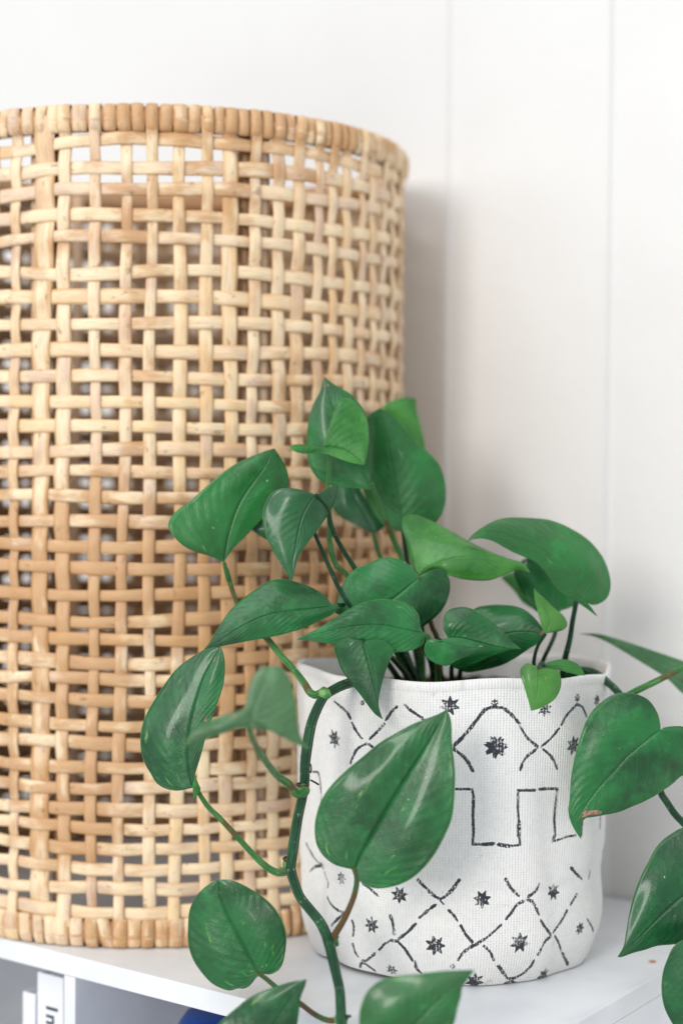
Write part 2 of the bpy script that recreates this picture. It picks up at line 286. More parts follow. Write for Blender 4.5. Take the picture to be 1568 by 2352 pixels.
# ------------------------------------------------------------------ measured shapes (leaves and stems in 0.1 mm, strokes as angle/height on the cloth)
LEAVES = {
 'A': {"m":[[-718,9850,2527],[-710,9858,2597],[-689,9871,2703],[-647,9889,2845],[-599,9902,2943],[-538,9914,3032],[-473,9927,3122],[-419,9942,3233]],"l":[[-718,9850,2527],[-748,9847,2540],[-801,9841,2567],[-880,9831,2589],[-959,9823,2624],[-1011,9819,2668],[-1047,9817,2716],[-1062,9818,2755],[-1048,9823,2799],[-1005,9832,2848],[-927,9848,2906],[-841,9865,2986],[-745,9885,3071],[-650,9903,3138],[-544,9921,3188],[-456,9936,3222],[-419,9942,3233]],"r":[[-718,9850,2527],[-705,9854,2553],[-666,9870,2611],[-602,9899,2676],[-524,9934,2760],[-455,9965,2836],[-385,9995,2917],[-346,10010,2980],[-335,10008,3052],[-351,9992,3123],[-386,9966,3185],[-419,9942,3233]],"kind":0},
 'B': {"m":[[-154,9550,2950],[-196,9543,2889],[-230,9536,2821],[-251,9528,2744],[-271,9517,2641],[-287,9508,2548],[-288,9497,2437]],"l":[[-154,9550,2950],[-214,9557,2971],[-283,9564,2987],[-352,9569,2987],[-412,9570,2965],[-450,9567,2913],[-469,9560,2844],[-466,9551,2776],[-443,9539,2691],[-399,9525,2606],[-351,9513,2530],[-312,9502,2463],[-288,9497,2437]],"r":[[-154,9550,2950],[-112,9582,2967],[-61,9619,3001],[-22,9648,3021],[-26,9651,2967],[-51,9640,2880],[-98,9611,2803],[-161,9569,2717],[-216,9533,2641],[-253,9514,2582],[-271,9507,2514],[-288,9497,2437]],"kind":1},
 'C': {"m":[[190,10100,2974],[135,10113,3092],[62,10129,3236],[-12,10145,3382],[-68,10161,3527],[-115,10178,3692]],"l":[[190,10100,2974],[100,10120,2987],[0,10143,2993],[-82,10161,3008],[-147,10176,3044],[-193,10187,3108],[-221,10194,3199],[-226,10197,3309],[-213,10196,3409],[-187,10191,3510],[-141,10182,3601],[-115,10178,3692]],"r":[[190,10100,2974],[186,10106,3019],[176,10119,3110],[175,10138,3237],[166,10156,3365],[152,10168,3456],[105,10175,3529],[41,10178,3593],[-41,10177,3638],[-115,10178,3692]],"kind":0},
 'C2': {"m":[[-121,9850,3243],[-64,9845,3241],[-2,9839,3230],[60,9832,3200],[137,9822,3132]],"l":[[-121,9850,3243],[-104,9857,3265],[-82,9886,3355],[-57,9917,3454],[-26,9939,3521],[23,9947,3543],[67,9944,3531],[117,9932,3487],[152,9912,3419],[163,9882,3321],[156,9848,3214],[137,9822,3132]],"r":[[-121,9850,3243],[-205,9843,3257],[-266,9830,3258],[-314,9808,3243],[-311,9789,3218],[-247,9790,3201],[-178,9808,3204],[-125,9820,3204],[-63,9819,3186],[8,9814,3160],[78,9815,3141],[137,9822,3132]],"kind":2},
 'D': {"m":[[400,10400,2708],[381,10400,2833],[352,10400,2983],[322,10400,3132],[298,10400,3281],[274,10400,3411],[245,10400,3508]],"l":[[400,10400,2708],[345,10432,2715],[280,10467,2747],[205,10502,2830],[148,10523,2943],[109,10528,3093],[117,10502,3282],[144,10473,3394],[181,10443,3468],[245,10400,3508]],"r":[[400,10400,2708],[504,10420,2712],[579,10436,2740],[636,10449,2797],[673,10460,2881],[682,10465,2975],[670,10466,3060],[634,10462,3144],[576,10453,3209],[500,10441,3278],[424,10429,3357],[348,10418,3440],[292,10408,3481],[245,10400,3508]],"kind":0},
 'E': {"m":[[582,10900,3196],[532,10914,3333],[508,10927,3460],[497,10941,3600]],"l":[[582,10900,3196],[483,10898,3303],[394,10897,3410],[315,10894,3487],[271,10893,3536],[344,10912,3581],[423,10929,3605],[497,10941,3600]],"r":[[582,10900,3196],[567,10906,3235],[556,10912,3314],[539,10921,3402],[517,10931,3480],[498,10939,3544],[497,10941,3600]],"kind":2},
 'F': {"m":[[213,10600,2685],[151,10621,2808],[83,10640,2922],[35,10660,3046]],"l":[[213,10600,2685],[132,10622,2722],[46,10645,2764],[-21,10663,2806],[-55,10673,2853],[-51,10676,2940],[-22,10672,2997],[35,10660,3046]],"r":[[213,10600,2685],[275,10616,2723],[283,10625,2761],[217,10634,2837],[160,10647,2922],[111,10658,2998],[35,10660,3046]],"kind":1},
 'F2': {"m":[[-383,9950,2774],[-455,9964,2765],[-509,9976,2746],[-565,9987,2734]],"l":[[-383,9950,2774],[-419,9965,2819],[-482,9978,2804],[-565,9987,2734]],"r":[[-383,9950,2774],[-401,9980,2657],[-464,9987,2667],[-518,9989,2696],[-565,9987,2734]],"kind":1},
 'G': {"m":[[486,9900,2449],[534,9897,2498],[622,9893,2543],[737,9887,2569],[870,9880,2572],[1046,9872,2539],[1135,9867,2513],[1162,9866,2478]],"l":[[486,9900,2449],[447,9929,2496],[421,9980,2582],[404,10025,2661],[383,10070,2741],[388,10099,2794],[416,10110,2817],[470,10108,2822],[524,10098,2809],[595,10076,2778],[693,10035,2717],[789,9997,2661],[921,9956,2605],[1034,9924,2563],[1121,9901,2533],[1162,9866,2478]],"r":[[486,9900,2449],[553,9923,2479],[615,9918,2480],[676,9894,2453],[749,9911,2432],[839,9917,2423],[927,9911,2429],[1004,9884,2460],[1093,9888,2494],[1162,9866,2478]],"kind":2},
 'H': {"m":[[1492,10000,2307],[1435,9990,2415],[1352,9978,2532],[1224,9962,2630],[1078,9947,2692],[943,9933,2732],[826,9923,2709],[777,9921,2662]],"l":[[1492,10000,2307],[1538,10005,2284],[1575,10010,2268],[1632,10033,2283],[1677,10062,2322],[1700,10097,2392],[1695,10126,2472],[1666,10149,2553],[1622,10158,2611],[1558,10162,2670],[1465,10157,2729],[1372,10148,2778],[1279,10132,2807],[1110,10083,2812],[988,10040,2797],[885,9991,2752],[801,9938,2686],[777,9921,2662]],"r":[[1492,10000,2307],[1546,10001,2262],[1605,9998,2195],[1555,9996,2234],[1482,9991,2282],[1409,9984,2324],[1345,9981,2370],[1298,9968,2433],[1259,9951,2488],[1203,9936,2542],[1095,9927,2586],[1013,9918,2626],[932,9908,2670],[860,9907,2685],[808,9914,2675],[777,9921,2662]],"kind":0},
 'I': {"m":[[1412,10400,2197],[1394,10412,2322],[1320,10426,2443],[1227,10440,2554]],"l":[[1412,10400,2197],[1340,10417,2170],[1271,10432,2193],[1202,10448,2271],[1155,10458,2364],[1127,10464,2448],[1172,10453,2515],[1227,10440,2554]],"r":[[1412,10400,2197],[1490,10422,2219],[1558,10445,2255],[1541,10455,2320],[1417,10456,2442],[1322,10453,2516],[1227,10440,2554]],"kind":0},
 'I2': {"m":[[1304,10900,2170],[1227,10926,2275],[1160,10947,2352],[1092,10962,2385]],"l":[[1304,10900,2170],[1237,10920,2217],[1179,10936,2294],[1121,10953,2351],[1092,10962,2385]],"r":[[1304,10900,2170],[1306,10925,2256],[1259,10952,2352],[1182,10970,2415],[1092,10962,2385]],"kind":2},
 'J': {"m":[[1264,9850,2104],[1286,9856,2174],[1251,9866,2262],[1189,9879,2380]],"l":[[1264,9850,2104],[1246,9856,2121],[1229,9862,2173],[1211,9869,2244],[1194,9876,2314],[1189,9879,2380]],"r":[[1264,9850,2104],[1296,9859,2110],[1360,9878,2119],[1393,9890,2141],[1398,9896,2171],[1371,9897,2216],[1307,9889,2265],[1262,9886,2314],[1216,9881,2351],[1189,9879,2380]],"kind":2},
 'K': {"m":[[785,10000,1942],[909,9985,2034],[1086,9966,2100],[1272,9949,2097]],"l":[[785,10000,1942],[778,10043,2072],[798,10070,2170],[843,10080,2233],[915,10073,2256],[1004,10058,2265],[1092,10037,2256],[1162,10013,2227],[1230,9979,2163],[1272,9949,2097]],"r":[[785,10000,1942],[747,10023,1867],[789,10031,1841],[869,10027,1849],[985,10018,1878],[1091,10000,1935],[1178,9980,1996],[1230,9968,2034],[1272,9949,2097]],"kind":3},
 'L': {"m":[[648,9650,2091],[756,9639,2084],[902,9624,2052],[996,9614,2036],[1082,9606,2035]],"l":[[648,9650,2091],[622,9663,2141],[618,9674,2193],[636,9684,2244],[679,9686,2270],[740,9684,2278],[800,9676,2263],[861,9664,2230],[929,9649,2180],[989,9631,2121],[1039,9616,2067],[1082,9606,2035]],"r":[[648,9650,2091],[646,9679,2001],[666,9700,1929],[706,9704,1898],[736,9701,1894],[804,9680,1930],[905,9649,1981],[1004,9622,2020],[1082,9606,2035]],"kind":0},
 'L2': {"m":[[588,9450,2097],[673,9446,2069],[758,9441,2057],[846,9437,2066]],"l":[[588,9450,2097],[630,9451,2112],[707,9448,2111],[783,9443,2095],[846,9437,2066]],"r":[[588,9450,2097],[537,9453,2105],[504,9458,2083],[494,9464,2040],[509,9469,1997],[548,9471,1967],[591,9470,1951],[633,9468,1945],[692,9460,1978],[767,9449,2018],[846,9437,2066]],"kind":0},
 'M': {"m":[[481,9850,2446],[362,9828,2345],[256,9809,2275],[115,9787,2241],[-34,9766,2228]],"l":[[481,9850,2446],[451,9863,2485],[407,9877,2529],[344,9885,2556],[273,9886,2564],[211,9880,2549],[140,9867,2514],[87,9858,2492],[35,9840,2439],[0,9818,2379],[-18,9797,2318],[-26,9779,2267],[-34,9766,2228]],"r":[[481,9850,2446],[521,9859,2477],[575,9866,2495],[619,9873,2495],[656,9880,2459],[674,9885,2406],[666,9886,2334],[631,9882,2254],[578,9875,2192],[524,9867,2148],[471,9859,2113],[346,9837,2105],[169,9804,2151],[63,9784,2188],[-34,9766,2228]],"kind":0},
 'N': {"m":[[495,9550,2130],[379,9539,2151],[267,9528,2176],[130,9514,2179],[-7,9500,2159],[-135,9487,2127],[-258,9474,2093]],"l":[[495,9550,2130],[478,9560,2167],[466,9580,2234],[427,9591,2281],[362,9596,2314],[285,9594,2327],[198,9585,2322],[104,9569,2297],[18,9548,2251],[-67,9523,2197],[-152,9501,2147],[-220,9484,2114],[-258,9474,2093]],"r":[[495,9550,2130],[501,9549,2108],[496,9546,2065],[457,9541,2040],[405,9535,2023],[319,9527,2015],[199,9515,2011],[113,9507,2028],[28,9500,2050],[-66,9492,2067],[-160,9484,2084],[-258,9474,2093]],"kind":0},
 'O': {"m":[[-13,9700,2282],[-178,9680,2259],[-308,9665,2246],[-446,9648,2221],[-600,9628,2152],[-720,9611,2075],[-818,9597,2015]],"l":[[-13,9700,2282],[-61,9702,2289],[-92,9718,2331],[-154,9734,2373],[-233,9747,2407],[-330,9756,2430],[-417,9754,2424],[-504,9737,2379],[-581,9717,2328],[-657,9691,2259],[-707,9665,2191],[-748,9639,2124],[-781,9616,2065],[-818,9597,2015]],"r":[[-13,9700,2282],[-47,9698,2228],[-134,9688,2185],[-203,9680,2150],[-307,9666,2116],[-437,9649,2086],[-583,9629,2061],[-702,9613,2038],[-771,9604,2023],[-818,9597,2015]],"kind":0},
 'P': {"m":[[-851,9300,1241],[-878,9311,1373],[-880,9326,1539],[-849,9341,1705],[-800,9357,1872],[-751,9367,1972],[-706,9375,2060]],"l":[[-851,9300,1241],[-955,9326,1218],[-1055,9357,1243],[-1112,9382,1308],[-1153,9402,1372],[-1172,9418,1454],[-1166,9430,1554],[-1137,9437,1655],[-1078,9436,1766],[-1019,9432,1853],[-951,9424,1930],[-856,9408,2001],[-788,9395,2041],[-706,9375,2060]],"r":[[-851,9300,1241],[-847,9303,1291],[-835,9309,1340],[-809,9315,1423],[-779,9323,1540],[-746,9329,1649],[-714,9332,1733],[-681,9339,1841],[-674,9353,1958],[-688,9367,2032],[-706,9375,2060]],"kind":3},
 'Q': {"m":[[-462,8100,1782],[-438,8110,1883],[-402,8121,1977],[-360,8133,2093]],"l":[[-462,8100,1782],[-546,8104,1774],[-649,8110,1766],[-736,8112,1735],[-790,8107,1673],[-744,8115,1760],[-657,8117,1815],[-569,8115,1849],[-503,8114,1868],[-478,8115,1893],[-472,8123,1955],[-447,8130,2027],[-411,8134,2075],[-360,8133,2093]],"r":[[-462,8100,1782],[-364,8112,1767],[-284,8121,1748],[-218,8127,1710],[-156,8131,1662],[-198,8131,1736],[-214,8132,1787],[-222,8137,1881],[-242,8141,1983],[-265,8142,2042],[-301,8140,2084],[-360,8133,2093]],"kind":4},
 'R': {"m":[[129,9450,2090],[164,9430,1965],[199,9408,1823],[224,9391,1715],[250,9378,1637]],"l":[[129,9450,2090],[36,9482,2103],[-36,9502,2049],[-27,9495,1998],[3,9480,1923],[55,9458,1850],[115,9433,1777],[166,9412,1712],[208,9394,1664],[250,9378,1637]],"r":[[129,9450,2090],[232,9478,2096],[314,9487,2045],[312,9479,2011],[288,9464,1970],[262,9440,1896],[241,9418,1822],[226,9396,1740],[233,9387,1674],[250,9378,1637]],"kind":0},
 'S': {"m":[[88,8950,854],[131,8951,955],[195,8952,1069],[275,8954,1215],[362,8956,1361],[450,8957,1499],[530,8959,1636],[593,8960,1755]],"l":[[88,8950,854],[35,8958,863],[-29,8967,881],[-86,8978,923],[-127,8988,985],[-140,8997,1072],[-129,9002,1153],[-97,9006,1242],[-41,9005,1324],[40,9002,1406],[128,8997,1481],[225,8991,1564],[321,8984,1623],[401,8978,1669],[481,8970,1703],[545,8964,1729],[593,8960,1755]],"r":[[88,8950,854],[108,8939,804],[149,8926,771],[213,8910,759],[293,8894,772],[380,8879,809],[459,8870,872],[530,8867,961],[585,8869,1066],[625,8874,1169],[640,8886,1287],[644,8901,1397],[637,8914,1483],[625,8929,1577],[623,8943,1680],[609,8954,1735],[593,8960,1755]],"kind":3},
 'T': {"m":[[-448,9100,212],[-506,9114,307],[-582,9132,441],[-642,9148,553],[-681,9160,649],[-690,9170,735]],"l":[[-448,9100,212],[-481,9107,177],[-505,9111,142],[-539,9118,125],[-572,9126,124],[-614,9135,108],[-664,9147,113],[-732,9163,140],[-791,9178,202],[-834,9190,273],[-864,9199,362],[-869,9203,453],[-862,9203,544],[-828,9198,621],[-787,9190,673],[-736,9180,714],[-690,9170,735]],"r":[[-448,9100,212],[-423,9098,221],[-382,9092,217],[-332,9089,249],[-308,9090,307],[-297,9096,404],[-310,9105,492],[-344,9115,564],[-394,9125,618],[-461,9137,665],[-527,9148,703],[-594,9158,731],[-653,9166,740],[-690,9170,735]],"kind":3},
 'U': {"m":[[-474,8600,-173],[-413,8600,-31],[-336,8600,110],[-251,8600,244],[-170,8600,344]],"l":[[-474,8600,-173],[-561,8617,-156],[-656,8641,-87],[-674,8654,11],[-647,8656,78],[-604,8653,122],[-549,8648,171],[-487,8643,224],[-416,8635,263],[-338,8624,294],[-252,8612,326],[-170,8600,344]],"r":[[-474,8600,-173],[-366,8622,-141],[-274,8633,-58],[-228,8628,54],[-209,8616,168],[-201,8607,242],[-178,8604,305],[-170,8600,344]],"kind":3},
 'V': {"m":[[253,8200,62],[339,8200,169],[443,8200,287],[553,8200,400],[632,8200,463],[700,8200,524]],"l":[[253,8200,62],[167,8217,93],[117,8234,155],[110,8245,224],[113,8253,286],[128,8259,340],[153,8262,389],[190,8262,427],[233,8260,453],[289,8253,468],[363,8244,481],[449,8234,497],[553,8220,512],[633,8209,519],[700,8200,524]],"r":[[253,8200,62],[433,8222,81],[557,8228,160],[599,8224,235],[616,8215,321],[634,8209,385],[639,8204,430],[669,8202,475],[700,8200,524]],"kind":3},
 'W': {"m":[[1914,9550,1559],[1818,9539,1487],[1714,9526,1402],[1627,9513,1309],[1523,9498,1200],[1445,9484,1090],[1410,9476,1015],[1433,9470,920]],"l":[[1914,9550,1559],[1910,9555,1606],[1894,9561,1665],[1847,9568,1733],[1787,9571,1766],[1709,9571,1780],[1631,9568,1767],[1562,9562,1723],[1501,9554,1663],[1457,9545,1587],[1422,9533,1485],[1392,9519,1367],[1374,9505,1240],[1365,9493,1139],[1358,9487,1089],[1372,9480,1022],[1402,9474,963],[1433,9470,920]],"r":[[1914,9550,1559],[1941,9557,1575],[1997,9576,1579],[2060,9599,1572],[2185,9647,1533],[2246,9680,1441],[2231,9687,1352],[2149,9666,1294],[2066,9642,1263],[2012,9629,1221],[1939,9610,1181],[1839,9582,1134],[1739,9552,1096],[1667,9531,1069],[1585,9504,1057],[1506,9492,1046],[1457,9503,1035],[1440,9491,986],[1433,9470,920]],"kind":0},
 'X': {"m":[[2286,9500,722],[2068,9475,598],[1923,9457,480],[1779,9437,342],[1678,9424,259],[1649,9420,232]],"l":[[2286,9500,722],[2277,9532,858],[2190,9561,966],[2061,9569,971],[1990,9564,935],[1939,9559,900],[1887,9549,844],[1842,9534,768],[1797,9517,686],[1759,9497,590],[1727,9474,481],[1703,9450,373],[1686,9432,293],[1649,9420,232]],"r":[[2286,9500,722],[2328,9520,574],[2296,9526,428],[2187,9515,323],[2052,9491,300],[1979,9478,292],[1891,9461,286],[1817,9449,267],[1744,9436,253],[1679,9425,232],[1649,9420,232]],"kind":1},
 'Y': {"m":[[2045,9200,412],[2082,9200,238],[2098,9200,29],[2087,9200,-215]],"l":[[2045,9200,412],[1986,9213,394],[1933,9224,348],[1901,9232,269],[1882,9236,205],[1873,9239,120],[1881,9239,36],[1905,9235,-39],[1953,9226,-120],[2021,9213,-185],[2087,9200,-215]],"r":[[2045,9200,412],[2154,9220,393],[2264,9240,297],[2302,9245,156],[2267,9237,-16],[2174,9217,-143],[2087,9200,-215]],"kind":1},
 'Z': {"m":[[1141,9250,1949],[1143,9246,1872],[1131,9242,1789],[1102,9238,1714]],"l":[[1141,9250,1949],[1131,9254,1967],[1110,9258,1979],[1078,9265,1986],[1049,9269,1964],[1041,9268,1927],[1058,9260,1870],[1078,9250,1804],[1094,9242,1747],[1102,9238,1714]],"r":[[1141,9250,1949],[1177,9257,1958],[1220,9266,1954],[1263,9274,1936],[1280,9277,1886],[1276,9275,1836],[1247,9268,1786],[1196,9257,1746],[1145,9247,1724],[1102,9238,1714]],"kind":2},
 'AA': {"m":[[1199,9600,1921],[1272,9600,1932],[1359,9600,1928],[1419,9600,1911],[1467,9600,1877]],"l":[[1199,9600,1921],[1221,9608,1943],[1265,9615,1960],[1344,9622,1970],[1413,9619,1950],[1448,9610,1914],[1467,9600,1877]],"r":[[1199,9600,1921],[1238,9601,1911],[1307,9601,1908],[1359,9600,1896],[1420,9601,1881],[1467,9600,1877]],"kind":2},
 'BB': {"m":[[877,10000,1726],[881,10000,1762],[904,10000,1789],[940,10000,1762],[976,10000,1767]],"l":[[877,10000,1726],[851,10013,1760],[860,10023,1800],[896,10022,1809],[941,10012,1793],[976,10000,1767]],"r":[[877,10000,1726],[905,10006,1716],[940,10005,1735],[976,10000,1767]],"kind":2},
 'CC': {"m":[[2541,10400,1591],[2358,10424,1662],[2175,10450,1770],[1991,10477,1898],[1806,10502,1988],[1676,10518,2028],[1573,10530,2038]],"l":[[2541,10400,1591],[2547,10430,1719],[2411,10455,1809],[2243,10474,1871],[2134,10485,1907],[1994,10499,1952],[1855,10513,1997],[1761,10522,2024],[1677,10528,2041],[1573,10530,2038]],"r":[[2541,10400,1591],[2406,10423,1550],[2239,10444,1658],[2130,10457,1760],[1991,10474,1846],[1852,10496,1930],[1732,10513,1996],[1648,10524,2027],[1573,10530,2038]],"kind":4},
 'P2': {"m":[[-838,9250,1326],[-825,9250,1276],[-829,9250,1225],[-844,9250,1183]],"l":[[-838,9250,1326],[-848,9252,1267],[-848,9252,1225],[-844,9250,1183]],"r":[[-838,9250,1326],[-818,9257,1274],[-805,9261,1240],[-825,9255,1208],[-844,9250,1183]],"kind":2}}
STEMS = [
 ["vine",[[211,10000,1737],[136,9807,1793],[78,9662,1817],[12,9545,1813],[-47,9458,1794],[-85,9400,1778]],0.0031,0.0031,0],
 ["vine",[[-89,9380,1777],[-101,9375,1761],[-134,9359,1699],[-163,9341,1626],[-181,9321,1545],[-193,9302,1464],[-201,9289,1382],[-203,9275,1284],[-213,9264,1206],[-239,9246,1084],[-258,9228,963],[-277,9206,817],[-274,9200,779],[-256,9182,721],[-222,9157,645],[-163,9129,578],[-109,9105,519],[-73,9051,468],[-54,8998,426],[-37,8940,378],[-12,8845,302],[9,8772,230],[15,8724,166],[19,8676,102],[28,8638,53],[34,8600,3]],0.0033,0.0031,0],
 ["petiole",[[-718,9850,2527],[-709,9857,2482],[-692,9869,2411],[-707,9881,2483],[-681,9898,2385],[-653,9889,2306],[-616,9874,2227],[-535,9855,2140],[-451,9783,2068],[-359,9670,1976],[-277,9577,1900],[-215,9504,1832],[-183,9460,1787],[-149,9430,1770],[-110,9400,1787],[-89,9380,1807]],0.0014,0.0026,1],
 ["petiole",[[-850,9300,1259],[-824,9294,1223],[-764,9281,1137],[-687,9268,1065],[-585,9250,961],[-484,9239,855],[-408,9232,791],[-349,9227,766],[-291,9223,779],[-266,9220,803]],0.0014,0.0024,1],
 ["petiole",[[-462,8100,1782],[-449,8352,1668],[-407,8741,1502],[-354,9009,1374],[-285,9145,1291],[-248,9172,1233],[-207,9187,1238],[-195,9200,1269]],0.0016,0.0026,1],
 ["petiole",[[82,8950,867],[99,8950,823],[100,8950,774],[82,8950,693],[34,8976,572],[-14,9015,479],[-54,9050,395]],0.0016,0.0024,2],
 ["petiole",[[-452,9100,216],[-405,9080,190],[-355,9057,156],[-280,9024,114],[-205,8980,80],[-139,8906,56],[-74,8839,45],[-26,8794,53],[18,8750,85]],0.0014,0.002,2],
 ["petiole",[[14,8720,94],[41,8700,109],[70,8680,117]],0.0014,0.0008,2],
 ["vine",[[1444,10200,1789],[1475,10161,1822],[1530,10106,1845],[1601,10035,1836],[1673,9974,1783],[1730,9936,1726],[1828,9829,1590],[1897,9719,1361],[1948,9700,1163],[1984,9700,1102],[2035,9687,1026],[2082,9671,978],[2141,9650,913]],0.0028,0.0022,0],
 ["petiole",[[1689,9700,1713],[1777,9681,1769],[1881,9660,1825],[1970,9674,1867],[2085,9735,1909],[2215,9800,1942]],0.0022,0.0022,1],
 ["petiole",[[1470,10000,2293],[1454,10042,2168],[1443,10082,2046],[1423,10152,1911],[1419,10227,1792],[1424,10300,1672]],0.0017,0.0024,0],
 ["petiole",[[1261,9850,2102],[1219,9875,2030],[1200,9897,1956],[1208,9993,1882],[1243,10200,1739]],0.0012,0.0014,0],
 ["petiole",[[1412,10400,2197],[1380,10291,2071],[1334,10210,1987],[1300,10228,1911],[1290,10251,1853],[1301,10300,1727]],0.0014,0.0016,0],
 ["petiole",[[-174,9750,2741],[-156,9758,2697],[-98,9784,2565],[-54,9800,2468],[-9,9800,2371],[80,9810,2230],[267,10149,1929],[416,10400,1696]],0.0013,0.0024,0],
 ["petiole",[[-81,9850,3204],[-76,9863,3106],[-84,9876,3000],[-79,9893,2867],[-69,9900,2689],[-74,9900,2675],[-37,9900,2524],[35,9902,2453],[216,9977,2217],[462,10400,1734]],0.0016,0.0026,1],
 ["petiole",[[-154,9550,2950],[-86,9629,2863],[-55,9715,2743],[7,9812,2617],[88,9882,2490],[261,9997,2197],[490,10400,1753]],0.0014,0.0024,0],
 ["petiole",[[213,10600,2685],[237,10581,2591],[266,10563,2507],[304,10529,2338],[369,10500,2080],[505,10500,1722]],0.0016,0.0024,1],
 ["petiole",[[182,10100,3028],[206,10130,2965],[254,10184,2855],[302,10241,2735],[351,10294,2623],[389,10317,2539],[437,10359,2355],[518,10438,1993],[543,10500,1703]],0.0017,0.0026,1],
 ["petiole",[[400,10400,2708],[421,10425,2580],[453,10472,2343],[464,10500,2081],[538,10500,1703]],0.0016,0.0028,0],
 ["petiole",[[486,9900,2449],[482,9940,2311],[522,10056,2031],[580,10181,1882],[606,10300,1729]],0.0016,0.0026,0],
 ["petiole",[[495,9550,2130],[535,9567,2088],[564,9586,2027],[588,9717,1926],[622,10100,1746]],0.0016,0.0024,1],
 ["petiole",[[481,9850,2446],[539,9987,2254],[572,10073,2130],[617,10140,2024],[639,10243,1829],[653,10300,1720]],0.0016,0.002,2],
 ["petiole",[[588,9450,2097],[594,9747,1975],[613,9947,1882],[638,10082,1803],[665,10200,1733]],0.0014,0.0018,0],
 ["petiole",[[652,9650,2082],[696,9893,1960],[698,10061,1851],[706,10134,1787],[729,10200,1733]],0.0014,0.0018,0],
 ["petiole",[[843,10000,1931],[776,10000,1895],[754,10053,1843],[759,10177,1783],[768,10300,1721]],0.0014,0.0018,0],
 ["petiole",[[129,9450,2090],[258,9809,2001],[388,10176,1844],[463,10400,1715]],0.0014,0.0022,0],
 ["petiole",[[-13,9720,2281],[40,9855,2286],[100,10212,2399],[326,10353,2186],[423,10400,1921],[452,10400,1809],[490,10400,1725]],0.0013,0.0026,0],
 ["petiole",[[1141,9250,1949],[1161,9365,1958],[1199,9497,1960],[1290,10000,1831]],0.0011,0.0014,0],
 ["aerial_root",[[-169,9300,1384],[-165,9325,1355],[-169,9350,1325]],0.0005,0.0005,3],
 ["aerial_root",[[-167,9250,1300],[-142,9277,1282],[-122,9300,1265]],0.0006,0.0006,3]]
STAKES = [-0.4679,-0.3512,-0.2611,-0.1437,-0.0377,0.0622,0.1646,0.2641,0.3519,0.4445,0.543,0.6348,0.7208,0.8029,0.8899,0.9764,1.069,1.1648,1.2733,1.4031]
ROWS = [0.5276,0.5205,0.5044,0.4909,0.4729,0.4585,0.4381,0.421,0.4044,0.387,0.3701,0.353,0.3378,0.3219,0.3074,0.2914,0.2749,0.2607,0.2456,0.2294,0.2124,0.2,0.1857,0.1733,0.1597,0.1451,0.1317,0.1171,0.104,0.0884,0.0767,0.0642,0.0505,0.0376,0.0239]
